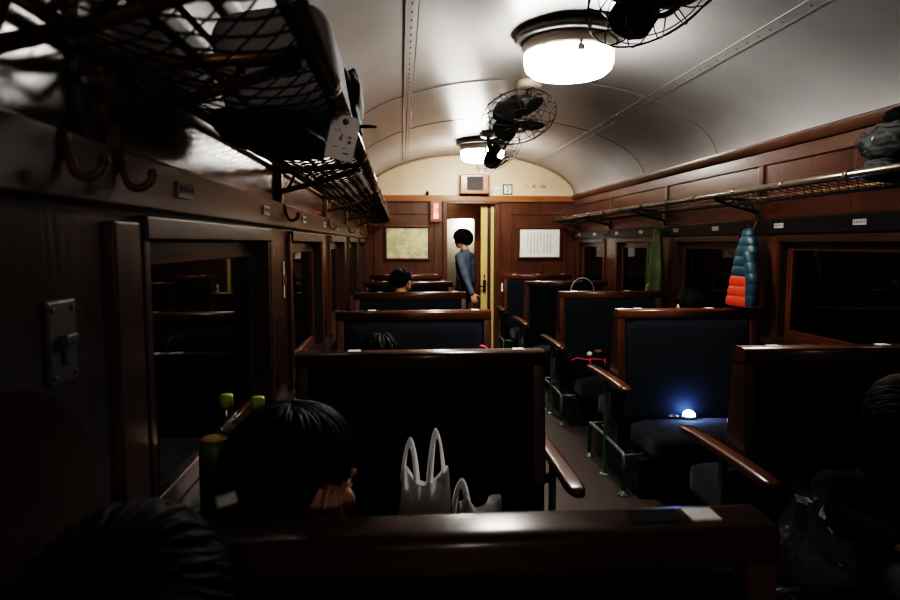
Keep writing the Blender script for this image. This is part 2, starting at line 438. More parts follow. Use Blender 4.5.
# sliding door pushed open into its pocket
dr = empty('door_1', (0, YE + .075, 0), kind='structure'); tag(dr, 'pale yellow sliding door pushed open in end wall doorway', 'door')
MB().box((.136, 0, 0), (.222, .035, DZ - .01)).build('door_stile', M['yellow_paint'], dr, bevel=.004)
b = MB().box((.222, .008, 0), (.80, .028, DZ - .01)); b.build('door_panel', M['sash'], dr)
b = MB().box((.165, -.012, .90), (.205, 0, 1.06)); b.tube([(.185, -.012, .98), (.185, -.045, .98)], .009, 8); b.tube([(.185, -.045, .98), (.11, -.05, .975)], .010, 8); b.tube([(.185, -.012, .92), (.185, -.03, .92)], .012, 8)
b.build('door_handle', M['black'], dr)
MB().lathe([(.0, 0), (.013, 0), (.013, .004), (0, .004)], Matrix.Translation((.185, -.001, 1.115)) @ Matrix.Rotation(PI / 2, 4, 'X'), 12).box((.180, -.005, 1.07), (.190, 0, 1.11)).build('keyhole', M['black'], dr)

# rear wall behind the viewer
b = MB(); pr = [((XW + .02) * math.cos(PI * k / 40), ZC + BC * math.sin(PI * k / 40)) for k in range(41)]
b.prism(pr + [(-XW - .02, 0), (XW + .02, 0)], (0, YR - .05, 0), (0, YR, 0), (1, 0, 0), (0, 0, 1))
struct(b.build('wall_rear', M['end_wood']), 'wooden rear end wall behind the viewer', 'wall')

# vestibule and the next coach seen through the doorway
b = MB()
b.box((-XW, 8.44, .04), (XW, 13.2, FZ - .001))
struct(b.build('floor.001', fm), 'dark vestibule floor beyond the doorway', 'floor')
b = MB(); b.box((-.78, 8.44, 0), (-.72, 9.30, 2.2)); struct(b.build('wall_vestibule_left', M['wall_wood']), 'dark vestibule side wall beyond doorway, map side', 'wall')
b = MB(); b.box((.82, 8.44, 0), (.88, 9.30, 2.2)); struct(b.build('wall_vestibule_right', M['wall_wood']), 'dark vestibule side wall beyond doorway, notice side', 'wall')
b = MB(); b.box((-.78, 8.40, 2.2), (.88, 9.3, 2.26)); struct(b.build('ceiling.001', plain('vestibule_paint', (.16, .15, .08), .5)), 'olive vestibule ceiling seen through the doorway', 'ceiling')
b = MB(); b.box((-.78, 9.3, 0), (-.32, 9.36, 2.26)); b.box((.16, 9.3, 0), (.88, 9.36, 2.26)); b.box((-.32, 9.3, 1.885), (.16, 9.36, 2.26))
struct(b.build('wall_vestibule_end', M['beam_wood']), 'reddish wooden lintel and wall at far side of vestibule', 'wall')
b = MB(); b.box((-1.2, 9.36, 0), (-1.15, 13.2, 2.3)); struct(b.build('wall_next_left', M['wall_wood']), 'side wall of next coach glimpsed through doorway', 'wall')
b = MB(); b.box((1.15, 9.36, 0), (1.2, 13.2, 2.3)); struct(b.build('wall_next_right', M['wall_wood']), 'other side wall of next coach through doorway', 'wall')
b = MB(); b.box((-1.2, 13.2, 0), (1.2, 13.25, 2.9)); struct(b.build('wall_next_end', plain('next_coach_cream', (.50, .44, .33), .5)), 'cream far end of the next coach through doorway', 'wall')
pr = [(1.2 * math.cos(PI * k / 24), 2.25 + .4 * math.sin(PI * k / 24)) for k in range(25)]
b = MB(); b.grid([[V((x, y, z)) for x, z in pr] for y in (9.36, 11, 13.2)]); struct(b.build('ceiling.002', cm), 'pale arched ceiling of next coach through doorway', 'ceiling')

b = MB(); b.box((.22, 9.9, FZ), (.34, 9.98, 2.3)); struct(b.build('trim_16', M['wood_z']), 'dark wooden door post in the next coach', 'trim')
b = MB(); b.lathe([(0, 2.2), (.09, 2.2), (.09, 2.17), (.06, 2.14), (0, 2.13)], n=24)
o = b.build('vestibule_lamp', emit('vestibule_glow', (1., .85, .6), 22.), loc=(-.2, 8.80, 0)); tag(o, 'small ceiling lamp inside the vestibule beyond the doorway', 'ceiling lamp')

# ------------------------------------------------------------------ seats
def rrect(w, h, r, n=5, top_only=False):
    pts = []
    for cx, cy, a0 in ((w / 2 - r, h / 2 - r, 0), (-w / 2 + r, h / 2 - r, 90), (-w / 2 + r, -h / 2 + r, 180), (w / 2 - r, -h / 2 + r, 270)):
        for k in range(n + 1):
            a = math.radians(a0 + 90 * k / n); pts.append((cx + r * math.cos(a), cy + r * math.sin(a)))
    return pts

def cushion(w, d, h, bulge=.018, r=.03, nx=14, ny=10):
    """soft pad centred on origin: x width, y depth, z height; bulged top, rounded edges"""
    b = bmesh.new(); bmesh.ops.create_cube(b, size=1)
    bmesh.ops.subdivide_edges(b, edges=b.edges[:], cuts=9, use_grid_fill=True)
    for v in b.verts:
        x, y, z = v.co; 
        p = V((x * w, y * d, z * h))
        # round box
        c = V((max(-w / 2 + r, min(w / 2 - r, p.x)), max(-d / 2 + r, min(d / 2 - r, p.y)), max(-h / 2 + r, min(h / 2 - r, p.z))))
        dv = p - c
        if dv.length > 1e-6 and (abs(dv.x) > 1e-6) + (abs(dv.y) > 1e-6) + (abs(dv.z) > 1e-6) >= 1:
            m_ = max(abs(dv.x), abs(dv.y), abs(dv.z)); p = c + dv.normalized() * m_ if m_ > 0 else p
        if z > 0: p.z += bulge * (1 - (2 * x) ** 2) * (1 - (2 * y) ** 2)
        v.co = p
    for f in b.faces: f.smooth = True
    o = MB.__new__(MB); o.bm = b
    return o
def placed(mb, mat):
    for v in mb.bm.verts: v.co = mat @ v.co
    return mb

SW = .965
def make_seat(s, sides=(1, -1), plates=(-.25, .365)):
    """s=+1: aisle on local +x.  sides: which cushions (+1 faces +y, -1 faces -y)"""
    r = empty('double_seat' if len(sides) == 2 else 'end_seat', (0, 0, 0))
    w = SW / 2
    yl = -.052 if -1 in sides else -.02; yh = .052 if 1 in sides else .02
    # top rail
    b = MB(); hw_ = (yh - yl - .006) / 2; prof = [(hw_ * math.copysign(abs(math.cos(a)) ** .48, math.cos(a)), .033 * math.copysign(abs(math.sin(a)) ** .48, math.sin(a))) for a in [2 * PI * q / 36 for q in range(36)]]; ym = (yl + yh) / 2
    b.prism([(a + ym, c + 1.107) for a, c in prof], (-w, 0, 0), (w, 0, 0), (0, 1, 0), (0, 0, 1), smooth=True)
    for x in (-w, w): pass
    b.build('top_rail', M['rail_x'], r)
    # side boards: wider at the bottom
    for e in (-1, 1):
        x0, x1 = sorted((e * w, e * (w - .05)))
        fl = -1 if -1 in sides else -.25; fh = 1 if 1 in sides else .25
        pr = [(fl * .090, .64), (fh * .090, .64), (fh * .046, 1.09), (fl * .046, 1.09)]
        b = MB(); b.prism(pr, (x0, 0, 0), (x1, 0, 0), (0, 1, 0), (0, 0, 1)); b.build('side_board', M['rail_z'], r, bevel=.008)
    for d in sides:
        # back pad
        pad = cushion(SW - .10, .64, .07, bulge=.022, r=.02)
        ang = math.atan2(.048, .56)
        mt = Matrix.Translation((0, d * .042, .755)) @ Matrix.Rotation((-d) * (PI / 2 - ang) if d > 0 else (PI / 2 - ang), 4, 'X')
        placed(pad, mt).build('back_pad', M['navy'], r)
        st = cushion(SW - .09, .47, .16, bulge=.02, r=.045)
        mt = Matrix.Translation((-s * .02, d * .325, .405)) @ Matrix.Rotation(d * .05, 4, 'X')
        placed(st, mt).build('seat_cushion', M['navy2'], r)
    # under-seat box
    y0 = -.40 if -1 in sides else -.08; y1 = .40 if 1 in sides else .08
    MB().box((-w + .02, y0, FZ), (w - .10, y1, .33)).build('seat_box', M['black'], r, bevel=.01)
    MB().box((-w + .004, y0 * .19, .30), (w - .004, y1 * .19, .645)).build('back_core', M['navy'], r)
    # aisle-end ironwork
    xa = s * (w + .045)
    def foot(b, x, y):
        b.lathe([(.034, 0), (.034, .006), (.016, .014), (.013, .03), (0, .03)], Matrix.Translation((x, y, FZ)), 14)
    b = MB(); b.box((xa - .011, -.018, FZ), (xa + .011, .018, .70)); b.box((min(xa, s * (w - .01)), -.015, .62), (max(xa, s * (w - .01)), .015, .65)); foot(b, xa, 0); b.build('leg', M['green_iron'], r, bevel=.004)
    for d in sides:
        b = MB(); b.tube([(xa, d * .34, FZ), (xa, d * .34, .315), (xa, d * .33, .335), (xa, d * .02, .345)], .0125, 8); b.tube([(xa, d * .335, .33), (s * (w - .12), d * .335, .335)], .011, 8); foot(b, xa, d * .34); b.build('leg', M['green_iron'], r)
    # armrest
    L0 = -.375 if -1 in sides else -.05; L1 = .375 if 1 in sides else .05
    pts = []; prof = rrect(.062, .036, .015, 4)
    b = MB(); n = 20; P = []
    for i in range(n + 1):
        y = L0 + (L1 - L0) * i / n; t = abs(y) / .385
        z = .722 - .008 * t ** 3; k = 1.0
        e = min(i, n - i)
        if e == 0: k = .55
        elif e == 1: k = .9
        P.append([V((xa + a * k * (1 + .12 * t), y, z + c * k)) for a, c in prof])
    b.grid(P, closed_u=True); b.bm.faces.new([v for v in b.bm.verts][:len(prof)]); b.bm.verts.ensure_lookup_table()
    b.bm.faces.new(b.bm.verts[-len(prof):])
    b.build('armrest', M['rail_y'], r, smooth=True)
    for x in plates:
        MB().box((x - .022, ym - .022, 1.1385), (x + .023, ym + .020, 1.1422)).build('number_plate', M['white_plate'], r, bevel=.001)
    for ch in r.children: ch.location.z -= FZ
    return r

LS = ['nearest seat back, its broad wooden rail crossing the bottom of view',
      'seat with grey plastic carrier bag standing on its cushion',
      'third seat on the window-table side, pink handle at its aisle end',
      'fourth seat on the map side, passenger head rising behind its rail',
      'fifth seat on the map side, last but one before end wall']
RS = ['seat beside slumped passenger in black, long armrest pointing at viewer',
      'seat with a glowing white lamp on its navy cushion',
      'seat with dark pink-strapped bag on its cushion across the aisle',
      'seat across the aisle, last but one before framed text wall']
GRP = 'facing navy seats along both sides of the aisle'
cx = -.826; cxr = .846
SW = .92; L0 = make_seat(1)
SW = .88; R0 = make_seat(-1, plates=(-.30, .15))
for i, y in enumerate(SEAT_Y):
    o = L0 if i == 0 else copy_tree(L0)
    if i:
        for ch in list(o.children):
            if ch.name.startswith('dark_tape'): bpy.data.objects.remove(ch)
    o.location = (cx, y, FZ); tag(o, LS[i], 'seat', GRP)
for i, y in enumerate(SEAT_Y[1:]):
    o = R0 if i == 0 else copy_tree(R0)
    o.location = (cxr, y, FZ); tag(o, RS[i], 'seat', GRP)
tp = MB().box((.258, -.022, 1.1385), (.334, .022, 1.1408)).build('dark_tape', M['cloth_black'], L0); tp.location.z = -FZ
pl = [c for c in L0.children if c.name.startswith('number_plate')]; bpy.data.objects.remove(min(pl, key=lambda c: sum(v.co.x for v in c.data.vertices)))
SW = .92; o = make_seat(1, (-1,)); o.location = (cx, YE - .10, FZ); tag(o, 'single seat against the end wall below framed map', 'seat', GRP)
SW = .88; o = make_seat(-1, (-1,), (-.3, 0, .33)); o.location = (cxr, YE - .10, FZ); tag(o, 'single seat against the end wall below framed text', 'seat', GRP)

# ------------------------------------------------------------------ luggage racks
def make_rack(s, label):
    r = empty('luggage_rack', (0, 0, 0), label, 'luggage rack')
    XF, ZF, XB, ZB = 1.030, 1.832, 1.325, 1.815
    ya, yb = -1.2, 8.2
    # front rail: dark wooden bar with a worn metal rod on top
    b = MB(); b.tube([(s * XF, ya, ZF), (s * XF, yb, ZF)], .0185, 16); 
    y = ya
    while y < yb: b.tube([(s * XF, y, ZF), (s * XF, y + .03, ZF)], .0215, 16); y += PITCH / 3
    b.build('front_rail', M['rod'], r)
    MB().tube([(s * XB, ya, ZB), (s * XB, yb, ZB)], .010, 8).build('back_rail', M['brass'], r)
    MB().tube([(s * (XF + .14), ya, 1.786), (s * (XF + .14), yb, 1.786)], .006, 6).build('middle_wire', M['iron'], r)
    # knotted net
    b = MB(); d = .064; span = .33; N = 7
    k = 0; y0 = ya + .02
    while y0 < yb - .02:
        for sg in (1, -1):
            pts = []
            for i in range(N + 1):
                u = i / N; y = y0 + sg * u * span
                x = XF + (XB - XF) * u; z = ZF + (ZB - ZF) * u - .047 * math.sin(PI * u) ** .8 + .002 * math.sin(y * 9)
                if ya < y < yb: pts.append((s * x, y, z))
            if len(pts) > 2: b.tube(pts, .0019, 4, caps=False)
        y0 += d
    b.build('net', M['string'], r)
    # brackets
    ysb = [.36, .70] if s < 0 else []
    ysb += ([1.03] + POST_L[1:] if s < 0 else POST_R)[0:5] + [8.1]
    for y in ysb:
        b = MB()
        b.box((min(s * 1.349, s * 1.330), y - .022, 1.62), (max(s * 1.349, s * 1.330), y + .022, 1.86))
        b.tube([(s * 1.338, y, 1.800), (s * 1.045, y, 1.826)], [.011, .0095], 8)
        b.tube([(s * 1.338, y, 1.728), (s * 1.20, y, 1.762), (s * 1.05, y, 1.812)], [.011, .009, .010], 8)
        zz = [(1.31, 1.738), (1.285, 1.79), (1.255, 1.765), (1.225, 1.795), (1.20, 1.772), (1.17, 1.80), (1.14, 1.79)]
        b.tube([(s * a_, y, c_) for a_, c_ in zz], .006, 6)
        br = b.build('bracket', M['brass'] if s < 0 else M['iron'], r)
        h = MB(); pts = []; hy = .868 if y == .70 else y
        for a in range(0, 13):
            t = a / 12
            if t < .35: p = (1.325 - .012 * t / .35, 1.67 - .035 * t / .35)
            else:
                q = (t - .35) / .65 * PI; p = (1.313 - .019 + .019 * math.cos(q), 1.635 - .017 * math.sin(q) + .010 * (q / PI))
            pts.append((s * p[0], hy, p[1]))
        h.tube(pts, [.006] * 11 + [.005, .005], 8); h.ball(pts[-1], .0075, seg=10); h.ball(pts[0], (.010, .014, .016), seg=10)
        h.build('coat_hook', M['brass'], br)
    return r
make_rack(-1, 'netted luggage rack on the left wall carrying grey luggage')
make_rack(1, 'netted luggage rack on the right wall above hanging coats')

# ------------------------------------------------------------------ ceiling lamps
def make_lamp(y, label, glow):
    r = empty('ceiling_lamp', (0, y, 0), label, 'ceiling lamp', 'round ceiling lamps')
    zt = ceil_z(0)
    MB().lathe([(0, zt - .002), (.262, zt - .012), (.285, zt - .03), (.288, zt - .052), (.278, zt - .064), (.25, zt - .066), (0, zt - .066)]).build('base_plate', M['grey_metal'], r)
    MB().lathe([(.244, zt - .064), (.246, zt - .085), (.241, zt - .090), (.244, zt - .112), (.238, zt - .128), (0, zt - .128)]).build('band', M['lamp_band'], r)
    MB().lathe([(.236, zt - .126), (.236, zt - .170), (.226, zt - .205), (.195, zt - .232), (.12, zt - .245), (0, zt - .249)], n=48).build('glass_bowl', glow, r)
    b = MB(); b.box((-.018, -.256, zt - .172), (.018, -.236, zt - .142)); b.box((-.008, -.250, zt - .152), (.008, -.236, zt - .120)); b.build('clasp', M['lamp_band'], r, bevel=.002)
    return r
make_lamp(3.52, 'large round ceiling lamp with white glowing bowl, nearest', M['lamp_glow'])
make_lamp(7.22, 'distant round ceiling lamp glowing in front of the end wall', M['lamp_glow'])
lr = make_lamp(-3.85, 'round ceiling lamp behind the viewer', M['lamp_glow_dim'])
b = MB(); b.lathe([(0, 2.63), (.12, 2.63), (.12, 2.60), (.10, 2.56), (0, 2.54)], n=24)
l2 = b.build('ceiling_lamp', M['lamp_glow'], loc=(.37, 13.0, -.60)); tag(l2, 'small bright ceiling lamp in next coach through doorway', 'ceiling lamp')

# ------------------------------------------------------------------ ceiling fans
def make_fan(y, axis, label, spin=0., off=(0, 0, 0)):
    zt = ceil_z(0)
    r = empty('ceiling_fan', (0, y, zt), label, 'fan', 'oscillating ceiling fans')
    MB().lathe([(0, 0), (.088, -.004), (.092, -.02), (.085, -.045), (.06, -.055), (0, -.055)], n=28).build('mount', M['cream_metal'], r)
    ax = V(axis).normalized(); C = V((0, 0, -.195)) + V(off) # motor centre
    b = MB(); b.tube([(0, 0, -.05), (0, 0, -.11)], .018, 10)
    sd = ax.cross(V((0, 0, 1))).normalized()
    for e in (-1, 1):
        p = sd * e
        b.tube([V((0, 0, -.105)) , V((0, 0, -.11)) + p * .05, V((0, 0, -.13)) + V(off) * .6 + p * .072, C + p * .072], .009, 8)
    b.tube([C + sd * -.075, C + sd * .075], .008, 8)
    b.build('yoke', M['grey_metal'], r)
    rot = ax.to_track_quat('Z', 'Y').to_matrix().to_4x4(); T = Matrix.Translation(C) @ rot
    mo = MB(); mo.lathe([(0, -.105), (.03, -.10), (.05, -.08), (.062, -.04), (.062, .025), (.045, .05), (.02, .055), (0, .055)], T, 24); mo.build('motor', M['fanblack'], r)
    # blades
    for k in range(4):
        a = spin + k * PI / 2; P = []
        for i in range(9):
            u = i / 8; rr = .03 + .185 * u; w = .028 + .060 * math.sin(PI * min(1, u * .62 + .14)) ; ww = w * (1 if u < .85 else (1 - ((u - .85) / .15) ** 2 * .55))
            row = []
            for j in range(5):
                v = (j / 4 - .5) * 2 * ww; th = a + math.atan2(v * 1.0, rr) + .25 * u
                row.append(T @ V((math.hypot(rr, v * .6) * math.cos(th), math.hypot(rr, v * .6) * math.sin(th), .085 + v * .42)))
            P.append(row)
        bl = MB().grid(P).build('blade', M['fanblack'], r, recalc=False); m_ = bl.modifiers.new('S', 'SOLIDIFY'); m_.thickness = .003
    # wire guard
    b = MB(); R0 = .265
    def ring(rad, z, th): b.tube([T @ V((rad * math.cos(2 * PI * k / 48), rad * math.sin(2 * PI * k / 48), z)) for k in range(48)], th, 6, closed=True)
    ring(R0, .085, .0036); ring(.21, .128, .0022); ring(.15, .150, .0022); ring(.2, .025, .0025)
    for k in range(14):
        a = 2 * PI * k / 14
        def pt(rad, z, da=0): return T @ V((rad * math.cos(a + da), rad * math.sin(a + da), z))
        b.tube([pt(.045, .158), pt(.12, .156, .04), pt(.20, .138, .08), pt(.248, .108, .1), pt(R0, .085, .11), pt(.252, .055, .11), pt(.19, .02, .1), pt(.12, -.01, .06), pt(.06, -.02)], .0027, 5)
    b.build('guard', M['fanblack'], r)
    b = MB(); b.tube([T @ V((.054 * math.cos(2 * PI * k / 32), .054 * math.sin(2 * PI * k / 32), .161)) for k in range(32)], .010, 8, closed=True)
    em = b.build('badge_ring', M['fanblack'], r)
    b = MB(); b.box((-.044, -.008, .161), (.050, .008, .165), T @ Matrix.Rotation(.6, 4, 'Z')); b.build('badge_bar', M['fanblack'], em)
    return r
make_fan(2.35, (.26, -.48, -.84), 'black caged ceiling fan nearest the viewer at top of view', 1.35, (-.012, 0, .03))
make_fan(4.60, (.10, -.55, -.82), 'black caged ceiling fan hanging between the two round lamps', .9, (-.09, 0, 0))
make_fan(6.75, (.48, -.35, -.80), 'far black caged ceiling fan beside the distant lamp', .2, (.07, 0, .03))

# ------------------------------------------------------------------ end wall fittings
YF = YE - .002
def framed(name, x0, x1, z0, z1, label, cat, sheet, fr=.028):
    r = empty(name, ((x0 + x1) / 2, YE, (z0 + z1) / 2), label, cat)
    w, h = (x1 - x0) / 2, (z1 - z0) / 2
    b = MB()
    b.box((-w - fr, -.03, h), (w + fr, 0, h + fr)); b.box((-w - fr, -.03, -h - fr), (w + fr, 0, -h)); b.box((-w - fr, -.03, -h), (-w, 0, h)); b.box((w, -.03, -h), (w + fr, 0, h))
    b.build('frame', M['rail_x'], r, bevel=.005)
    MB().box((-w, -.014, -h), (w, -.002, h)).build('sheet', sheet, r)
    return r, w, h
# route map: cream paper with pale lines
mm, t_, b_ = nt('map_paper'); tc = t_.nodes.new('ShaderNodeTexCoord')
vo = t_.nodes.new('ShaderNodeTexVoronoi'); vo.feature = 'DISTANCE_TO_EDGE'; vo.inputs['Scale'].default_value = 13
nz = t_.nodes.new('ShaderNodeTexNoise'); nz.inputs['Scale'].default_value = 9; nz.inputs['Detail'].default_value = 6
mxv = t_.nodes.new('ShaderNodeMixRGB'); mxv.inputs[0].default_value = .12
t_.links.new(tc.outputs['Object'], nz.inputs['Vector']); t_.links.new(tc.outputs['Object'], mxv.inputs[1]); t_.links.new(nz.outputs['Color'], mxv.inputs[2]); t_.links.new(mxv.outputs[0], vo.inputs['Vector'])
r1 = t_.nodes.new('ShaderNodeValToRGB'); r1.color_ramp.elements[0].position = .4; r1.color_ramp.elements[0].color = (.42, .40, .24, 1); r1.color_ramp.elements[1].position = .62; r1.color_ramp.elements[1].color = (.64, .53, .33, 1)
r2 = t_.nodes.new('ShaderNodeValToRGB'); r2.color_ramp.elements[0].color = (.35, .40, .22, 1); r2.color_ramp.elements[1].position = .05; r2.color_ramp.elements[1].color = (1, 1, 1, 1)
t_.links.new(nz.outputs['Fac'], r1.inputs['Fac']); t_.links.new(vo.outputs['Distance'], r2.inputs['Fac'])
ml = t_.nodes.new('ShaderNodeMixRGB'); ml.blend_type = 'MULTIPLY'; ml.inputs[0].default_value = .55
t_.links.new(r1.outputs[0], ml.inputs[1]); t_.links.new(r2.outputs[0], ml.inputs[2]); t_.links.new(ml.outputs[0], b_.inputs['Base Color']); b_.inputs['Roughness'].default_value = .45
framed('framed_map', -1.08, -.553, 1.347, 1.733, 'wood-framed yellowed map on end wall beside the doorway', 'map', mm)
r, w, h = framed('framed_notice', .63, 1.151, 1.36, 1.72, 'wood-framed white notice with columns of black vertical writing', 'notice', plain('notice_paper', (.74, .72, .68), .5))
b = MB(); rnd = random.Random(3)
for c in range(8):
    x = -.155 + c * .043; n = 15 if c not in (0, 4) else 9
    for k in range(n):
        z = .115 - k * .0175
        for q in range(rnd.choice((2, 3, 3))):
            if rnd.random() < .55: b.box((x - .008, -.0155, z + q * .004), (x + .008, -.014, z + q * .004 + .0022))
            else:
                xx = x + rnd.uniform(-.006, .006); b.box((xx - .0013, -.0155, z - .005), (xx + .0013, -.014, z + .008))
b.build('vertical_writing', M['dark_ink'], r)
# lit red sign box
r = empty('sign_box', (-.457, YE - .03, 1.938), 'small red and wood upright sign box hanging beside the doorway', 'sign')
MB().box((-.072, -.05, -.13), (.072, .03, .13)).build('case', M['beam_wood'], r, bevel=.006)
MB().box((-.052, -.056, -.108), (.052, -.048, .112)).build('red_panel', emit('red_panel', (.45, .04, .03), .10), r)
text_mesh('消\n火\n器', .074, emit('sign_white', (.9, .88, .8), .7), 'lettering', r, (0, -.058, .0), line=.86)
# speaker
r = empty('loudspeaker', (.033, YE, 2.157), 'orange-brown wooden speaker box with dark grille above doorway', 'speaker')
b = MB(); b.prism([(-.187, .0), (.187, 0), (.180, .245), (-.180, .245)], (0, -.13, 0), (0, 0, 0), (1, 0, 0), (0, 0, 1)); b.build('case', wood('speaker_wood', (.22, .075, .03), (.36, .13, .05), 0, .4), r, bevel=.012)
MB().box((-.10, -.136, .045), (.105, -.125, .215)).build('grille', plain('grille_cloth', (.06, .055, .05), .9, noise=.3, scale=120), r)
# coach number sign
r = empty('number_sign', (.469, YE, 2.224), 'small white number 2 sign with dark border above doorway', 'sign')
MB().box((-.062, -.012, -.066), (.062, 0, .066)).build('border', M['dark_ink'], r, bevel=.008)
MB().box((-.046, -.014, -.050), (.046, -.011, .050)).build('face', M['white_plate'], r)
text_mesh('2', .105, M['blue_ink'], 'numeral', r, (0, -.0155, .0))
for x, lb in ((.247, 'round white button on cream arch next to speaker box'), (.337, 'round white button on cream arch next to number sign')):
    r = empty('wall_button', (x, YE, 2.218), lb, 'button', 'round buttons above the doorway')
    MB().lathe([(0, 0), (.034, 0), (.034, .008), (.026, .014), (0, .014)], Matrix.Rotation(PI / 2, 4, 'X'), 20).build('rim', M['white_plate'], r)
    MB().lathe([(0, .014), (.013, .014), (.013, .02), (0, .02)], Matrix.Rotation(PI / 2, 4, 'X'), 14).build('knob', M['lamp_band'], r)
t = text_mesh('ハ  42  186', .062, M['dark_ink'], 'painted_lettering', None, (.83, YE - .0015, 2.262)); tag(t, 'small dark painted letters and digits on the cream arch', 'lettering')
r = empty('light_switch', (.418, YE - .002, .965), 'small white switch plate on end wall right of the doorway', 'switch')
MB().box((-.022, -.008, -.055), (.022, 0, .055)).build('plate', M['white_plate'], r, bevel=.002); MB().box((-.006, -.016, -.014), (.006, -.008, .014)).build('toggle', M['black'], r)
b = MB(); b.lathe([(0, 0), (.012, 0), (.02, .02), (.012, .05), (0, .055)], n=14); o = b.build('signal_lamp', M['black'], loc=(-.56, YE - .02, 2.145)); tag(o, 'small dark fitting standing on the beam above the map', 'fitting')

# number plates above the windows
def plate(s, y, label, w=.095):
    r = empty('number_plate', (s * (XW - .026), y, 1.642), label, 'number plate', 'white number plates above the windows')
    xa, xb = sorted((0, -s * .004)); MB().box((xa, -w / 2, -.0145), (xb, w / 2, .0145)).build('plate', M['white_plate'], r)
    b = MB(); rnd = random.Random(int(y * 100))
    for k in range(5):
        yy = -w * .36 + k * w * .18
        xa, xb = sorted((-s * .004, -s * .0048)); b.box((xa, yy - .005, .000), (xb, yy + .005, .0022)); b.box((xa, yy - .001, -.006), (xb, yy + .001, .008))
    b.build('digits', M['dark_ink'], r)
W_ = ('first', 'second', 'third', 'fourth')
for k, (y0, y1) in enumerate(((1.33, 2.10), (2.91, 3.68), (4.40, 5.10), (5.86, 6.56))):
    for y, e in ((y0, 'near'), (y1, 'far')): plate(-1, y, 'white number plate above %s left-hand window, %s end' % (W_[k], e))
for k, (y0, y1) in enumerate(((3.02, 3.70), (4.48, 5.15), (5.92, 6.60), (7.38, 8.02))):
    for y, e in ((y0, 'near'), (y1, 'far')): plate(1, y, 'white number plate above %s visible right-hand window, %s end' % (W_[k], e))
# left wall plates
r = empty('wall_plate', (-XW, .885, 1.41), 'pale screwed plate with green mark on near left wall', 'plate')
MB().box((0, -.036, -.055), (.006, .036, .055)).build('plate', plain('pale_plate', (.075, .066, .048), .45, noise=.2), r, bevel=.003)
b = MB()
for y in (-.026, .026):
    for z in (-.044, .044): b.lathe([(0, 0), (.004, 0), (.003, .002), (0, .002)], Matrix.Translation((.006, y, z)) @ Matrix.Rotation(PI / 2, 4, 'Y'), 10)
b.build('screw', M['grey_metal'], r)
b = MB(); b.box((.006, -.012, -.004), (.016, .02, .010)); b.box((.006, -.004, -.03), (.010, .012, -.004)); b.build('green_latch', plain('green_mark', (.02, .06, .045), .5), r, bevel=.002)
r = empty('wall_label', (-XW, .800, 1.667), 'worn pale label fixed to left wall below the nearest rack bracket', 'label plate')
MB().box((0, -.05, -.026), (.005, .026, .026)).build('plate', plain('worn_label', (.42, .40, .37), .5, noise=.35, scale=50), r, bevel=.002)
r = empty('latch_plate', (-XW, 2.52, 1.40), 'narrow pale upright latch plate on left post between two windows', 'latch')
MB().box((0, -.012, -.07), (.005, .012, .07)).build('plate', M['cream_metal'], r, bevel=.002); MB().box((.005, -.005, -.02), (.012, .005, .02)).build('catch', M['brass'], r)

# ------------------------------------------------------------------ people
def head_mats(c, yaw, pitch, roll=0):
    """head frame: x right, y forward, z up"""
    return Matrix.Translation(c) @ Matrix.Rotation(-yaw, 4, 'Z') @ Matrix.Rotation(-pitch, 4, 'X') @ Matrix.Rotation(roll, 4, 'Y')

def head_solids(b, T, neck):
    def e(c, r, rot=None): b.ball(T @ V(c), r, T.to_3x3().to_4x4() @ (rot if rot else Matrix()), 20)
    e((0, -.012, .028), (.076, .094, .086)); e((0, .030, -.035), (.060, .062, .074)); e((0, .052, -.083), (.034, .034, .026))
    e((0, .060, .035), (.055, .036, .045))
    for s in (-1, 1):
        e((s * .040, .060, -.032), (.024, .021, .023)); b.tube([T @ V((s * (.0885 - .25 * .020 * math.cos(a_)), -.011 + .020 * math.cos(a_), -.008 + .034 * math.sin(a_))) for a_ in [(-1.9 + 5.0 * k_ / 16) if s else 0 for k_ in range(17)]], .0062 * T.to_scale().x, 8); e((s * .031, .083, .010), (.022, .012, .008))
        e((s * .081, -.010, -.010), (.009, .020, .033), Matrix.Rotation(-s * .60, 4, 'Z') @ Matrix.Rotation(-.15, 4, 'X')); e((s * .077, .002, -.036), (.008, .010, .012))
    b.capsule(T @ V((0, .088, .000)), T @ V((0, .108, -.030)), .009, .013); e((0, .104, -.033), (.017, .012, .010))
    e((0, .083, -.061), (.020, .011, .005)); e((0, .082, -.070), (.017, .011, .0055)); [e((s * .031, .081, .004), (.017, .010, .0055)) for s in (-1, 1)]; [e((s * .031, .080, -.0135), (.015, .009, .0045)) for s in (-1, 1)]
    b.capsule(neck, T @ V((0, -.02, -.05)), .056, .054)

def finger_hand(b, wrist, d, palm_n, k=1.0):
    """palm and five separate bent fingers; d = pointing direction, palm_n = palm normal"""
    d = V(d).normalized(); n = V(palm_n); n = (n - d * n.dot(d)).normalized(); s = d.cross(n)
    w = V(wrist)
    for i, o in enumerate((-.03, -.01, .01, .03)): b.capsule(w + s * o * .6, w + d * .085 * k + s * o, .014, .0125, 8)
    for i, (o, L) in enumerate(((-.033, .058), (-.011, .074), (.011, .080), (.033, .070))):
        p = w + d * .085 * k + s * o; q = p + (d * .92 + n * .30).normalized() * L * .5; t = q + (d * .55 + n * .8).normalized() * L * .35; u = t + (d * .1 + n).normalized() * L * .25
        b.capsule(p, q, .0095, .009, 8); b.capsule(q, t, .009, .0085, 8); b.capsule(t, u, .0085, .0075, 8)
    p = w + d * .025 + s * .03; q = p + (d * .6 + s * .75 + n * .2).normalized() * .045; t = q + (d * .85 + s * .2 + n * .45).normalized() * .035
    b.capsule(p, q, .014, .011, 8); b.capsule(q, t, .011, .009, 8)

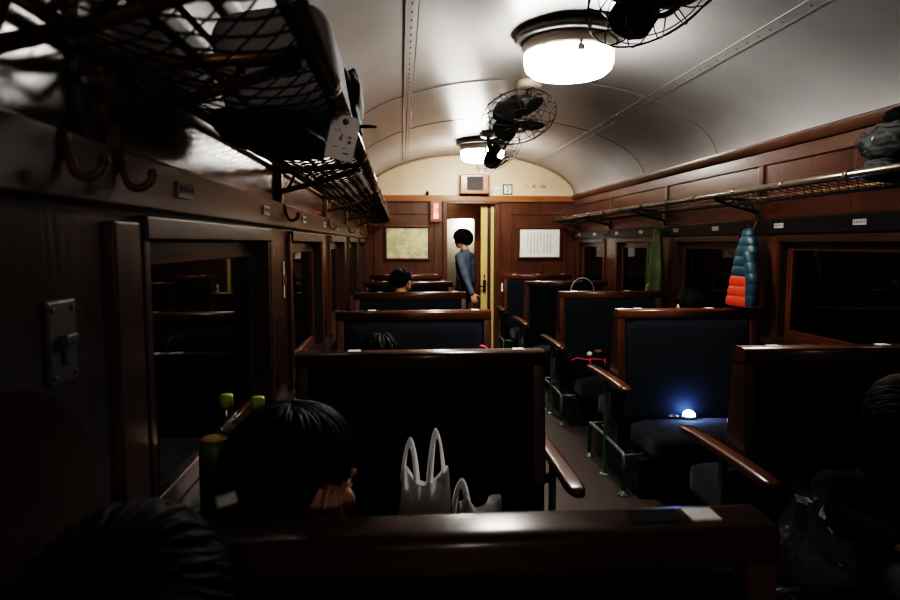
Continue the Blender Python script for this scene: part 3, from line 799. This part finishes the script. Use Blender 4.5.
def hair(parent, T, mat, n=240, front=62, side=98, back=128, thick=1.08, long=0., seed=1, rad=.0065, part=.15, burn=12):
    rnd = random.Random(seed)
    def lim(a):
        a = abs(a)
        if a < .95: return front + (side - front) * (a / .95) ** 2
        if a < 1.30: return side + burn * math.sin(PI * (a - .95) / .35)
        if a < 1.72: return side
        if a < 2.02: return side + (back - 6 - side) * (a - 1.72) / .30
        return back - 6 + 6 * (a - 2.02) / 1.12
    def P(th, al, k):
        return T @ V((.080 * k * math.sin(th) * math.sin(al), -.012 + .099 * k * math.sin(th) * math.cos(al), .030 + .090 * k * math.cos(th)))
    b = MB(); rows = []
    for i in range(13):
        rows.append([P(math.radians(lim(-PI + 2 * PI * j / 40) * (i / 12) + .5), -PI + 2 * PI * j / 40, thick - .12 * (i / 12) ** 3) for j in range(41)])
    b.grid(rows); b.grid([[p for p in r] for r in [[P(math.radians(lim(-PI + 2 * PI * j / 40) * (i / 12) + .5), -PI + 2 * PI * j / 40, 1.0) for j in range(41)] for i in range(13)]])
    for _ in range(n):
        al = rnd.uniform(-PI, PI); L = math.radians(lim(al)); t0 = rnd.random() ** .8 * .75 * L; t1 = min(L + rnd.uniform(-.05, .10), t0 + rnd.uniform(.6, 1.3))
        da = rnd.uniform(-.25, .25) + part * math.sin(al); k0 = thick + rnd.uniform(-.02, .015); pts = []
        for i in range(8):
            u = i / 7; pts.append(P(t0 + (t1 - t0) * u, al + da * u * u, k0 - .11 * min(1, (t0 + (t1 - t0) * u) / L) ** 3 + .035 * math.sin(PI * u * .8) + (.02 if u == 1 else 0)))
        rr = [rad * (.4 + .6 * math.sin(PI * min(.95, .18 + u / 8.5))) for u in range(8)]
        if long and abs(al) > .5 or long > .2:
            e = pts[-1]; out = (e - T @ V((0, 0, 0))); out.z = 0; out = out.normalized() * .02 if out.length > 0 else V()
            LL = long * rnd.uniform(.75, 1.1)
            for i in range(1, 5): pts.append(e + out * (i / 4) + V((rnd.uniform(-.006, .006), rnd.uniform(-.006, .006), -LL * i / 4))); rr.append(rad * (.9 - .15 * i))
        b.tube(pts, rr, 5, flat=.55)
    return b.build('hair', mat, parent)

def person(label, loc, rz, pose='sit', top=1.26, head_yaw=0, head_pitch=0, head_roll=0, head_off=(0, 0), hairkw=None, hair_mat='hair', jacket='cloth_black', trousers='trouser', voxel=.0075, arms='lap', seat_z=.485, hands=True, hs=1.):
    """local frame faces +y.  top = height of the crown above the floor"""
    hairkw = hairkw or {}
    top -= FZ; seat_z -= FZ; loc = (loc[0], loc[1], FZ)
    hc = V((head_off[0], head_off[1], top - .132))
    T = head_mats(hc, head_yaw, head_pitch, head_roll) @ Matrix.Scale(hs, 4)
    neck = hc + V((-head_off[0] * .15, -.035 - head_off[1] * .15, -.155))
    if pose == 'sit':
        pel = V((0, -.02, seat_z + .095)); hips = [V((s * .085, .0, seat_z + .085)) for s in (-1, 1)]; knees = [V((s * .10, .40, seat_z + .055)) for s in (-1, 1)]; ank = [V((s * .105, .40, .085)) for s in (-1, 1)]
    else:
        pel = V((0, 0, .93)); hips = [V((s * .09, 0, .90)) for s in (-1, 1)]; knees = [V((-.095, .03, .49)), V((.095, .10, .50))]; ank = [V((-.095, -.06, .085)), V((.095, .12, .085))]
    sh_z = neck.z - .075
    chest = V((neck.x * .8, neck.y - .005, sh_z - .09)); sh = [V((neck.x + s * .175, neck.y, sh_z)) for s in (-1, 1)]
    if arms == 'lap' and pose == 'sit':
        elb = [V((s * .205, neck.y + .06, max(seat_z + .19, sh_z - .27))) for s in (-1, 1)]; wr = [V((s * .10, .24, seat_z + .165)) for s in (-1, 1)]
    else:
        elb = [V((-.23, -.10, sh_z - .27)), V((.24, .02, sh_z - .28))]; wr = [V((-.25, -.20, sh_z - .48)), V((.20, .17, sh_z - .42))]
    b = MB(); head_solids(b, T, neck)
    wst = pel.lerp(chest, .45)
    def torso(b, g):
        for e in (-1, 1):
            b.capsule(pel + V((e * .06, 0, 0)), wst + V((e * .055, 0, 0)), .10 + g, .088 + g); b.capsule(wst + V((e * .055, 0, 0)), chest + V((e * .075, 0, .02)), .09 + g, .095 + g)
            b.capsule(chest + V((e * .06, 0, .05)), sh[0 if e < 0 else 1], .075 + g, .052 + g)
        b.capsule(neck + V((0, 0, -.06)), neck + V((0, .005, -.02)), .085 + g, .06 + g)
    def arm(b, i, g, to=1.0): b.capsule(sh[i], elb[i], .050 + g, .040 + g); b.capsule(elb[i], elb[i].lerp(wr[i], to), .039 + g, .028 + g)
    def leg(b, i, g, to=1.0): b.capsule(hips[i], knees[i], .080 + g, .056 + g); b.capsule(knees[i], knees[i].lerp(ank[i], to), .054 + g, .036 + g)
    torso(b, 0)
    for i in (0, 1):
        arm(b, i, 0); leg(b, i, 0); b.capsule(ank[i] + V((0, -.02, -.035)), ank[i] + V((0, .14, -.05)), .036, .028)
        d = (wr[i] - elb[i]).normalized()
        if hands: finger_hand(b, wr[i], d + (V((0, .3, 0)) if pose == 'sit' else V((0, 0, 0))), V((0, 0, -1)) if pose == 'sit' else V((-1 if i else 1, .2, 0)))
    me = remeshed(b, 'body', voxel, 3)
    o = bpy.data.objects.new('person', me); COL.objects.link(o); me.materials.clear(); me.materials.append(M['skin']); me.materials.append(M['lip'])
    Ti = T.inverted()
    for p in me.polygons:
        q = Ti @ p.center
        p.material_index = 1 if (abs(q.x) < .019 and q.y > .0845 and -.075 < q.z < -.057) else 0
    o.location = loc; o.rotation_euler = (0, 0, rz); tag(o, label, 'person')
    def child(mb, name, mat, vx, sm=4):
        m2 = remeshed(mb, name, vx, sm); m2.materials.clear(); m2.materials.append(M[mat]); c = bpy.data.objects.new(name, m2); COL.objects.link(c); c.parent = o; return c
    b = MB(); torso(b, .016)
    for i in (0, 1): arm(b, i, .015, .97)
    child(b, 'jacket', jacket, .011)
    b = MB()
    for i in (0, 1): leg(b, i, .013, .95)
    b.capsule(hips[0], hips[1], .098, .098); child(b, 'trousers', trousers, .012)
    for i in (0, 1):
        b = MB(); b.capsule(ank[i] + V((0, -.03, -.038)), ank[i] + V((0, .15, -.05)), .045, .035); b.capsule(ank[i] + V((0, -.02, -.02)), ank[i] + V((0, -.02, .02)), .043, .040); child(b, 'shoe', 'cloth_black', .01)
    for s in (-1, 1):
        b = MB(); b.ball(T @ V((s * .031, .0775, -.004)), .0112, seg=14); ey = b.build('eye', M['eye_white'], o)
        b = MB(); b.ball(T @ V((s * .031, .0852, -.004)), (.0050, .0050, .0050), seg=10); b.build('iris', M['iris'], ey)
        b = MB(); b.tube([T @ V((s * .014, .094, .018)), T @ V((s * .032, .094, .023)), T @ V((s * .048, .082, .018))], [.003, .004, .002], 5); b.build('eyebrow', M['hair'], o)
    hair(o, T, M[hair_mat], **hairkw)
    return o, T

S = SEAT_Y
# bowed long-haired passenger on the near side of the first seat, facing the viewer
p1, T1 = person('person with long black hair, head bowed, filling the lower left corner', (-1.07, S[0] - .30, 0), PI, top=1.295, head_pitch=.6, head_off=(.073, .03), hairkw=dict(n=420, front=84, side=112, back=130, long=.30, seed=4, thick=1.16, rad=.006), voxel=.009)
b = MB(); b.box((-.010, -.004, -.006), (.010, .004, .006)); cl = b.build('hair_clip', plain('pale_clip', (.45, .45, .45), .4), p1, bevel=.002)
# man by the bottles
p2, T2 = person('man with short black hair looking aside, his ear and cheek visible', (-1.085, S[0] + .36, 0), 0, top=1.243, head_yaw=.68, head_pitch=.0, head_off=(0, -.13), hs=1.10, hairkw=dict(n=460, front=82, side=86, back=122, seed=9, thick=1.20, rad=.0056, part=.3), voxel=.0055, jacket='cloth_black')
# heads further down
person('dark-haired passenger low behind seat with the plastic bag', (-.99, S[1] + .30, 0), 0, top=1.175, head_off=(0, -.03), hairkw=dict(n=160, seed=5, thick=1.10), seat_z=.485, hands=False, voxel=.01)
person('short-haired passenger seated before the framed map, head turned slightly aside', (-.90, S[3] + .30, 0), 0, top=1.325, head_yaw=.45, head_off=(0, -.03), hairkw=dict(n=160, seed=6, thick=1.10), hands=False, voxel=.009, jacket='cloth_grey')
person('dark-haired passenger behind the lamp seat, beside the puffer jacket', (1.02, S[2] + .30, 0), 0, top=1.235, head_off=(0, .02), hairkw=dict(n=160, seed=8, thick=1.14), hands=False, voxel=.01)
p8, T8 = person('passenger with pale hairband behind the seat with pink-strapped bag', (.70, S[3] + .30, 0), 0, top=1.225, head_off=(0, .02), hairkw=dict(n=160, seed=11, thick=1.10), hands=False, voxel=.01)
b = MB(); b.tube([T8 @ V((.101 * math.sin(a), -.005, .026 + .113 * math.cos(a))) for a in [(-1.75 + 3.5 * k / 20) for k in range(21)]], .006, 6); b.build('hairband', plain('pale_band', (.35, .33, .30), .35), p8)
# slumped passenger at the right edge
person('slumped passenger in black with brownish hair at right edge of view', (.660, S[1] - .40, 0), PI, top=1.10, head_yaw=-.2, head_pitch=.85, head_off=(-.02, .10), hs=1.08, hairkw=dict(n=340, front=98, side=120, back=132, long=.17, seed=12, thick=1.20), hair_mat='hair_brown', voxel=.009)
# person walking through the doorway
p5, T5 = person('standing person in blue denim jacket walking through end doorway', (-.01, 8.90, 0), 1.05, pose='stand', top=1.71, head_yaw=-.1, head_off=(0, .06), hairkw=dict(n=300, seed=13, thick=1.42, front=84, side=118, back=140, rad=.009), jacket='denim', arms='walk', voxel=.008)

# ------------------------------------------------------------------ table things by the first window
tb = empty('window_table', (-XW, 1.52, .95), 'small dark wooden ledge table under the first left window', 'table')
MB().box((.0, -.40, -.001), (.20, .40, .022)).build('table_top', M['ledge'], tb, bevel=.006)
b = MB(); b.prism([(0.05, 0), (.17, 0), (.05, -.14)], (0, -.01, 0), (0, .01, 0), (1, 0, 0), (0, 0, 1)); b.build('bracket', M['iron'], tb)
petm = film('bottle_plastic', (.05, .07, .03), .55, .08, .05); tea = plain('green_tea', (.035, .05, .008), .15); capm = plain('green_cap', (.42, .50, .05), .4); labm = plain('green_label', (.10, .17, .02), .45, noise=.25)
def bottle(x, y, label):
    r = empty('tea_bottle', (x, y, .972), label, 'bottle', 'green-capped tea bottles')
    MB().lathe([(0, 0), (.028, 0), (.032, .006), (.032, .05), (.0295, .055), (.032, .06), (.032, .125), (.030, .135), (.022, .165), (.014, .188), (.0125, .20), (0, .20)], n=24).build('bottle', petm, r)
    MB().lathe([(.0, .008), (.028, .008), (.028, .13), (0, .13)], n=20).build('tea', tea, r)
    MB().lathe([(.0325, .055), (.0328, .06), (.0328, .122), (.0325, .126)], n=24, cap=False).build('label', labm, r)
    MB().lathe([(0, .196), (.0155, .196), (.0155, .218), (.0145, .222), (0, .222)], n=24).build('cap', capm, r)
bottle(-1.302, 1.50, 'green-capped tea bottle nearer the window glass')
bottle(-1.225, 1.47, 'green-capped tea bottle standing close to the man, brighter cap')
r = empty('drink_can', (-1.283, 1.335, .972), 'squat drink can with golden lid and green side by window', 'can')
MB().lathe([(0, 0), (.026, 0), (.032, .008), (.032, .155), (.028, .165), (.0, .165)], n=24).build('can', labm, r)
MB().lathe([(.0, .166), (.027, .166), (.029, .170), (.027, .171), (0, .168)], n=24).build('lid', plain('gold_lid', (.5, .33, .08), .3, metal=.8), r)
r = empty('glass_cup', (-1.245, 1.38, .972), 'small clear glass cup with silver foil rim beside can', 'cup')
MB().lathe([(0, 0), (.028, 0), (.031, .12), (.031, .172), (0, .172)], n=24).build('cup', petm, r)
MB().lathe([(.0, .173), (.031, .173), (.032, .177), (0, .178)], n=24).build('foil_lid', plain('foil', (.5, .5, .5), .3, metal=.8, bump=.4, scale=60), r)

# ------------------------------------------------------------------ carrier bags on the second seat
def carrier(name, label, loc, w, d, h, hh, mat, seed, crush=0., rz=0, lean=0., loops=((-.27, .78), (.20, 1.0))):
    rnd = random.Random(seed); r = empty(name, loc, label, 'plastic bag', rz=rz)
    b = MB(); rows = []; N = 56
    ph = [rnd.uniform(0, 6.28) for _ in range(6)]
    for i in range(19):
        u = i / 18; row = []
        for j in range(N):
            a = 2 * PI * j / N; c, s_ = math.cos(a), math.sin(a); ex = .5
            x = math.copysign(abs(c) ** ex, c) * w / 2; y = math.copysign(abs(s_) ** ex, s_) * d / 2
            tp = (.86 + .14 * math.sin(PI * min(1, u + .2))) * (1 - crush * u); ny = 1 - .72 * max(0, u - .30) / .70
            wob = .0035 * (math.sin(3 * a + ph[0] + 4 * u) + math.sin(6 * a + ph[1] - 5 * u) + .8 * math.sin(9 * u + ph[2] + 2 * a)) * (1 + 5 * crush)
            # top edge: high at both sides, dips in the middle
            zt = h * (1 - .16 * (1 - min(1, abs(x) / (w * .42)) ** 2)) + .05 * crush * math.sin(2 * a + ph[3])
            row.append(V((x * tp + wob + lean * u, y * tp * ny + wob, max(0, zt * u))))
        rows.append(row)
    b.grid(rows, closed_u=True); b.bm.faces.new([v for v in list(b.bm.verts)[:N]]) if False else None
    b.build('bag', mat, r)
    for (xc, k) in loops if hh else ():
        H = h + hh * k; hw = w * .20; e = 1 if xc > 0 else -1
        for sd in (-1, 1):
            P = []
            for m_ in range(5):
                v = m_ / 4; row = []
                for q_ in range(25):
                    t = PI * q_ / 24; cv = math.sin(t) ** .75; c_ = -math.cos(t)
                    zo = h * (.70 if c_ * e < 0 else .88); z = zo + (H - zo) * cv
                    row.append(V((w * xc + lean + hw * c_ * (1 - .38 * cv) * (1 - .52 * v) + e * hw * .12 * v, sd * (.018 * (1 - cv) + .002) + .004 * math.sin(7 * t / PI + 3 * v), z - v * (.026 + .010 * cv))))
                P.append(row)
            MB().grid(P).build('handle', mat, r)
    return r
bagm = thin('grey_bag_film', (.75, .75, .75), .5, .4, .35)
carrier('plastic_bag', 'grey plastic carrier bag standing with upright loop handles', (-.832, S[1] - .40, .488), .168, .13, .345, .125, bagm, 2, lean=.004)
carrier('plastic_bag', 'crumpled pale plastic bag slumped beside the upright carrier bag', (-.645, S[1] - .40, .488), .17, .15, .235, .07, bagm, 5, crush=.22, lean=-.01, loops=((-.32, 1.0),))
clear = film('clear_film', (.16, .16, .17), .40, .12, 1.0)
r = carrier('plastic_bag', 'crinkled clear plastic bag catching light near slumped passenger', (.42, S[1] - .49, .488), .26, .20, .29, 0, clear, 8, crush=.30)
b = MB(); rnd = random.Random(5)
for k in range(5):
    m_ = Matrix.Translation((rnd.uniform(-.07, .08), rnd.uniform(-.06, .02), .20 + rnd.uniform(-.03, .05))) @ Euler((rnd.uniform(.3, 1.2), rnd.uniform(-.5, .5), rnd.uniform(0, 3))).to_matrix().to_4x4()
    b.box((-.028, -.012, -.001), (.028, .012, .001), m_)
o = b.build('paper_slips', M['white_plate'], r); o['kind'] = 'stuff'

# ------------------------------------------------------------------ lamp on the right-hand seat
lz = .50
r = empty('pocket_lamp', (.815, S[2] - .165, lz), 'small glowing white lamp lying on navy seat cushion', 'lamp')
MB().lathe([(0, -.004), (.040, -.004), (.042, .006), (.036, .012), (0, .012)], n=24).build('base', M['white_plate'], r)
MB().lathe([(.036, .011), (.033, .022), (.024, .034), (.012, .040), (0, .041)], n=24).build('dome', emit('blue_white_glow', (.30, .50, 1.), 120.), r)
r = empty('pebble_mouse', (.72, S[2] - .165, lz - .002), 'small dark glossy rounded gadget lying beside the glowing lamp', 'gadget')
r.name = 'gadget'
MB().ball((0, 0, .008), (.032, .022, .013), seg=18).build('shell', plain('gadget_grey', (.12, .13, .15), .25), r)
MB().box((-.004, -.018, .018), (.004, -.004, .0222)).build('key', M['black'], r, bevel=.001)

# pink-strapped bag on the next seat
pink = plain('magenta_strap', (.62, .02, .16), .5)
r = empty('shoulder_bag', (.56, S[3] - .30, .485), 'dark bag with magenta straps on seat across the aisle', 'bag')
c = cushion(.30, .20, .17, .02, .05); placed(c, Matrix.Translation((0, 0, .085))).build('body', M['cloth_black'], r)
MB().tube([(-.15, -.10, .14), (-.10, -.115, .165), (-.03, -.12, .15), (.02, -.118, .155), (.09, -.115, .15), (.15, -.10, .12)], [.006, .007, .010, .010, .007, .006], 8, flat=.5).build('strap', pink, r)
MB().tube([(.0, -.118, .155), (.01, -.125, .11), (.03, -.122, .07)], [.012, .016, .010], 8, flat=.4).tube([(.12, -.11, .16), (.125, -.118, .13), (.12, -.118, .08)], [.007, .009, .006], 8, flat=.5).build('strap', pink, r)
MB().ball((.005, -.10, .19), (.022, .02, .02), seg=14).build('pompom', plain('pompom_cream', (.55, .52, .45), .8), r)
MB().ball((.09, -.05, .20), (.035, .025, .02), seg=14).build('pouch', plain('brown_pouch', (.12, .05, .02), .6), r)
# umbrella with pink handle leaning at the end of the third left seat
r = empty('umbrella', (-.40, S[2] - .42, 0), 'umbrella whose pink curved handle shows above the carrier-bag seat', 'umbrella')
MB().tube([(0, -.02, .005), (.0, .06, .30), (.0, .16, .68)], [.008, .03, .018], 10).build('canopy', M['cloth_black'], r)
MB().tube([(.0, .16, .68), (0, .19, .82), (-.005, .20, .90), (-.02, .20, .945), (-.045, .20, .955), (-.06, .20, .94)], .0085, 10).build('handle', plain('pink_handle', (.70, .08, .14), .4), r)

# ------------------------------------------------------------------ hanging coats
def lofted(rows, mats_rows=None): pass
def coat_loft(z0, z1, prof, n=36, rows=40, quilt=0, folds=0., seed=1):
    """prof(u)->(cx,cy,wx,wy); u=0 top"""
    rnd = random.Random(seed); ph = [rnd.uniform(0, 6.28) for _ in range(5)]; P = []
    for i in range(rows + 1):
        u = i / rows; cx_, cy_, wx, wy = prof(u); z = z0 + (z1 - z0) * u
        q = (abs(math.sin(PI * u * quilt)) ** .5 if quilt else 1)
        row = []
        for j in range(n):
            a = 2 * PI * j / n; f = 1 + folds * (math.sin(4 * a + ph[0] + 2 * u) + .7 * math.sin(7 * a + ph[1] - 3 * u) + .5 * math.sin(11 * a + ph[2])) * (.4 + .6 * u)
            k = f * (1 + (.085 * (q - .7) if quilt else 0))
            row.append(V((cx_ + wx * k * math.cos(a), cy_ + wy * k * math.sin(a), z)))
        P.append(row)
    return P
teal = plain('teal_nylon', (.012, .040, .056), .5, noise=.15); orange = plain('orange_nylon', (.42, .045, .012), .5, noise=.12)
r = empty('puffer_jacket', (1.235, 3.87, 0), 'quilted teal and orange puffer jacket hanging from wall hook', 'jacket')
pf = lambda u: (-.0, .03 * u, .036 + .045 * u ** .6, .050 + .125 * u ** .6)
P = coat_loft(1.585, 1.150, pf, quilt=7, folds=.035, seed=3, rows=70)
k = 40
MB().grid(P[:k + 1], closed_u=True).build('upper_panel', teal, r)
MB().grid(P[k:], closed_u=True).build('lower_panel', orange, r)
P = coat_loft(1.49, 1.16, lambda u: (-.030, -.075 - .045 * min(1, u * 2), .040, .036 + .010 * math.sin(PI * u)), quilt=5, folds=.02, seed=4, rows=60)
MB().grid(P, closed_u=True).build('sleeve', teal, r)
MB().ball((.0, .0, 1.585), (.040, .055, .05), seg=20).build('hood', teal, r)
MB().tube([(.03, 0, 1.60), (.035, 0, 1.63), (.05, 0, 1.645)], .004, 6).build('hanging_loop', M['black'], r)
grn = plain('olive_cloth', (.050, .066, .014), .6, noise=.2)
r = empty('olive_coat', (1.265, 5.39, 0), 'long yellow-green coat hanging between two right windows', 'coat'); r.name = 'coat'
P = coat_loft(1.64, .95, lambda u: (0, -.0, .030 + .028 * min(1, u * 2), .045 + .055 * min(1, u * 2.2)), folds=.11, seed=8)
MB().grid(P, closed_u=True).build('body', grn, r)
P = coat_loft(1.54, 1.0, lambda u: (-.035, .05 + .01 * u, .030, .035), folds=.10, seed=2); MB().grid(P, closed_u=True).build('sleeve', grn, r)
MB().ball((0, 0, 1.635), (.034, .05, .032), seg=16).build('collar', grn, r)
MB().tube([(-.085, -.045 + .04 * math.cos(a), 1.125 + .065 * math.sin(a)) for a in [(-1.6 + 3.2 * q / 12) for q in range(13)]], .008, 8).build('yellow_loop', plain('yellow_loop', (.35, .33, .03), .5), r)

# ------------------------------------------------------------------ luggage on the racks
def lumpy(c, r_, seed, amp=.22, seg=64, sq=.8):
    b = MB(); rnd = random.Random(seed); ph = [rnd.uniform(0, 6.28) for _ in range(9)]
    res = bmesh.ops.create_uvsphere(b.bm, u_segments=seg, v_segments=seg * 2 // 3, radius=1)
    for v in b.bm.verts:
        n = v.co.normalized(); p = V([math.copysign(abs(t) ** sq, t) for t in n])
        w = math.sin(5 * n.x + ph[0] + 3 * n.y) + math.sin(7 * n.y + ph[1] - 4 * n.z) + math.sin(8 * n.z + ph[2] + 4 * n.x) + .8 * math.sin(13 * n.x + 9 * n.z + ph[3]) + .6 * math.sin(17 * n.y - 11 * n.z + ph[4])
        w2 = math.sin(19 * n.x + ph[5] + 5 * n.y) * math.sin(15 * n.z + ph[6]) + math.sin(23 * n.y + ph[7] + 9 * n.z) * .6; p *= 1 + amp * (w / 4 - .30 * abs(w2))
        v.co = V((c[0] + p.x * r_[0], c[1] + p.y * r_[1], c[2] + p.z * r_[2]))
    for f in b.bm.faces: f.smooth = True
    return b
gfab = plain('grey_luggage_cloth', (.42, .42, .44), .8, noise=.12, scale=120); bfab = plain('black_luggage_cloth', (.012, .012, .013), .7, noise=.2)
r = empty('travel_bag', (-1.165, 1.45, 1.80), 'large dark grey travel bag with paper tag on left rack', 'bag')
c = cushion(.255, .44, .220, .012, .05); placed(c, Matrix.Translation((.000, .19, .128)) @ Matrix.Rotation(-.16, 4, 'Y')).build('body', gfab, r)
lumpy((-.02, .14, -.012), (.120, .30, .032), 4, .10).build('shaded_base', bfab, r)  # black lump under the bag stands in for the shade below bag and rack
lumpy((.115, .46, .125), (.045, .16, .105), 6, .15).build('front_pocket', bfab, r)
MB().tube([(-.07, -.02, .08), (-.06, -.05, .11), (-.015, -.055, .12), (.03, -.05, .115), (.045, -.02, .09)], .010, 8, flat=.6).build('handle', bfab, r)
MB().tube([(.13, .40, .06), (.17, .40, .062), (.195, .38, .058)], [.012, .012, .009], 8, flat=.4).build('strap', bfab, r)
tg = MB(); Tt = Matrix.Translation((.140, -.0, -.032)) @ Euler((.10, .22, .10)).to_matrix().to_4x4()
tg.prism([(-.031, -.048), (.031, -.048), (.031, .036), (.022, .048), (-.022, .048), (-.031, .036)], (0, -.0012, 0), (0, .0012, 0), (1, 0, 0), (0, 0, 1))
for v in tg.bm.verts: v.co = Tt @ v.co
tgo = tg.build('luggage_tag', thin('tag_card', (.78, .75, .73), .5, .55), r)
b = MB(); b.lathe([(.0, 0), (.0065, 0), (.0065, .001), (0, .001)], Tt @ Matrix.Translation((0, -.0012, .034)) @ Matrix.Rotation(PI / 2, 4, 'X'), 16); b.build('eyelet', plain('tag_red', (.32, .04, .03), .5), tgo)
b = MB()
for (x, z, w, h) in ((-.004, -.006, .004, .007), (-.002, .002, .003, .005), (-.001, -.006, .005, .002), (.016, -.010, .006, .006), (.013, -.034, .012, .003), (-.012, -.022, .010, .0012), (.008, -.022, .010, .0012)):
    b.box((x - w / 2, -.0019, z), (x + w / 2, -.0012, z + h), Tt)
b.build('tag_writing', M['dark_ink'], tgo)
b = MB()
for (x, z, w, h) in ((-.013, .012, .016, .0014), (-.012, .015, .010, .0014), (.015, .000, .008, .006)): b.box((x - w / 2, -.0018, z), (x + w / 2, -.0012, z + h), Tt)
b.build('red_writing', plain('tag_pink', (.62, .30, .27), .6), tgo)
MB().tube([Tt @ V((0, -.002, .034)), Tt @ V((.004, -.01, .05)), V((.14, .0, .03)), V((.12, .06, .06))], .0015, 5).build('tag_string', M['white_plate'], tgo)

olive = plain('dark_olive_nylon', (.011, .013, .011), .7, noise=.2)
r = empty('folded_jacket', (1.205, 2.61, 1.80), 'bundled dark green-grey jacket lying on right rack', 'jacket')
lumpy((-.005, -.0, .165), (.125, .20, .085), 21, .22).build('body', olive, r)
lumpy((.0, .05, .055), (.11, .13, .055), 22, .15).build('fold', olive, r)
lumpy((-.01, .02, .265), (.05, .07, .045), 23, .25).build('hood', M['cloth_black'], r)
MB().ball((-.128, .02, .175), .009, seg=10).build('snap_button', M['white_plate'], r)
r = empty('cloth_bag', (1.215, 2.25, 1.80), 'yellowish-olive soft bag behind dark jacket on right rack', 'bag')
lumpy((.0, .0, .17), (.11, .15, .16), 31, .12).build('body', plain('yellow_olive', (.17, .13, .02), .6, noise=.2), r)
MB().tube([(-.04, 0, .31), (-.03, 0, .36), (.0, 0, .375), (.03, 0, .36), (.04, 0, .31)], .008, 6).build('handle', M['cloth_black'], r)

# hair clip placement on the bowed head (local to the person)
cl.location = (.007, -.05, 1.182); cl.rotation_euler = (.5, .25, .2)

# ------------------------------------------------------------------ world, camera, view
w = bpy.data.worlds.new('night'); SC.world = w; w.use_nodes = True
w.node_tree.nodes['Background'].inputs[0].default_value = (.0, .0, .0, 1); w.node_tree.nodes['Background'].inputs[1].default_value = 0
cam = bpy.data.cameras.new('camera'); co = bpy.data.objects.new('camera', cam); COL.objects.link(co); SC.camera = co
f = 650.; cam.sensor_fit = 'HORIZONTAL'; cam.sensor_width = 36; cam.lens = 36 * f / 900; cam.clip_start = .02
th = math.atan(57 / f); psi = math.atan(49 / f * math.cos(th))
fwd = V((math.sin(psi) * math.cos(th), math.cos(psi) * math.cos(th), -math.sin(th)))
co.location = (-.90, 0, 1.54); co.rotation_euler = fwd.to_track_quat('-Z', 'Y').to_euler()
cam.dof.use_dof = True; cam.dof.focus_distance = 3.4; cam.dof.aperture_fstop = 4.5
SC.view_settings.view_transform = 'Filmic'
try: SC.view_settings.look = 'Very High Contrast'
except Exception: pass
SC.view_settings.exposure = -0.2
SC.cycles.max_bounces = 8; SC.cycles.diffuse_bounces = 4; SC.cycles.transparent_max_bounces = 16
SC.cycles.sample_clamp_indirect = 6
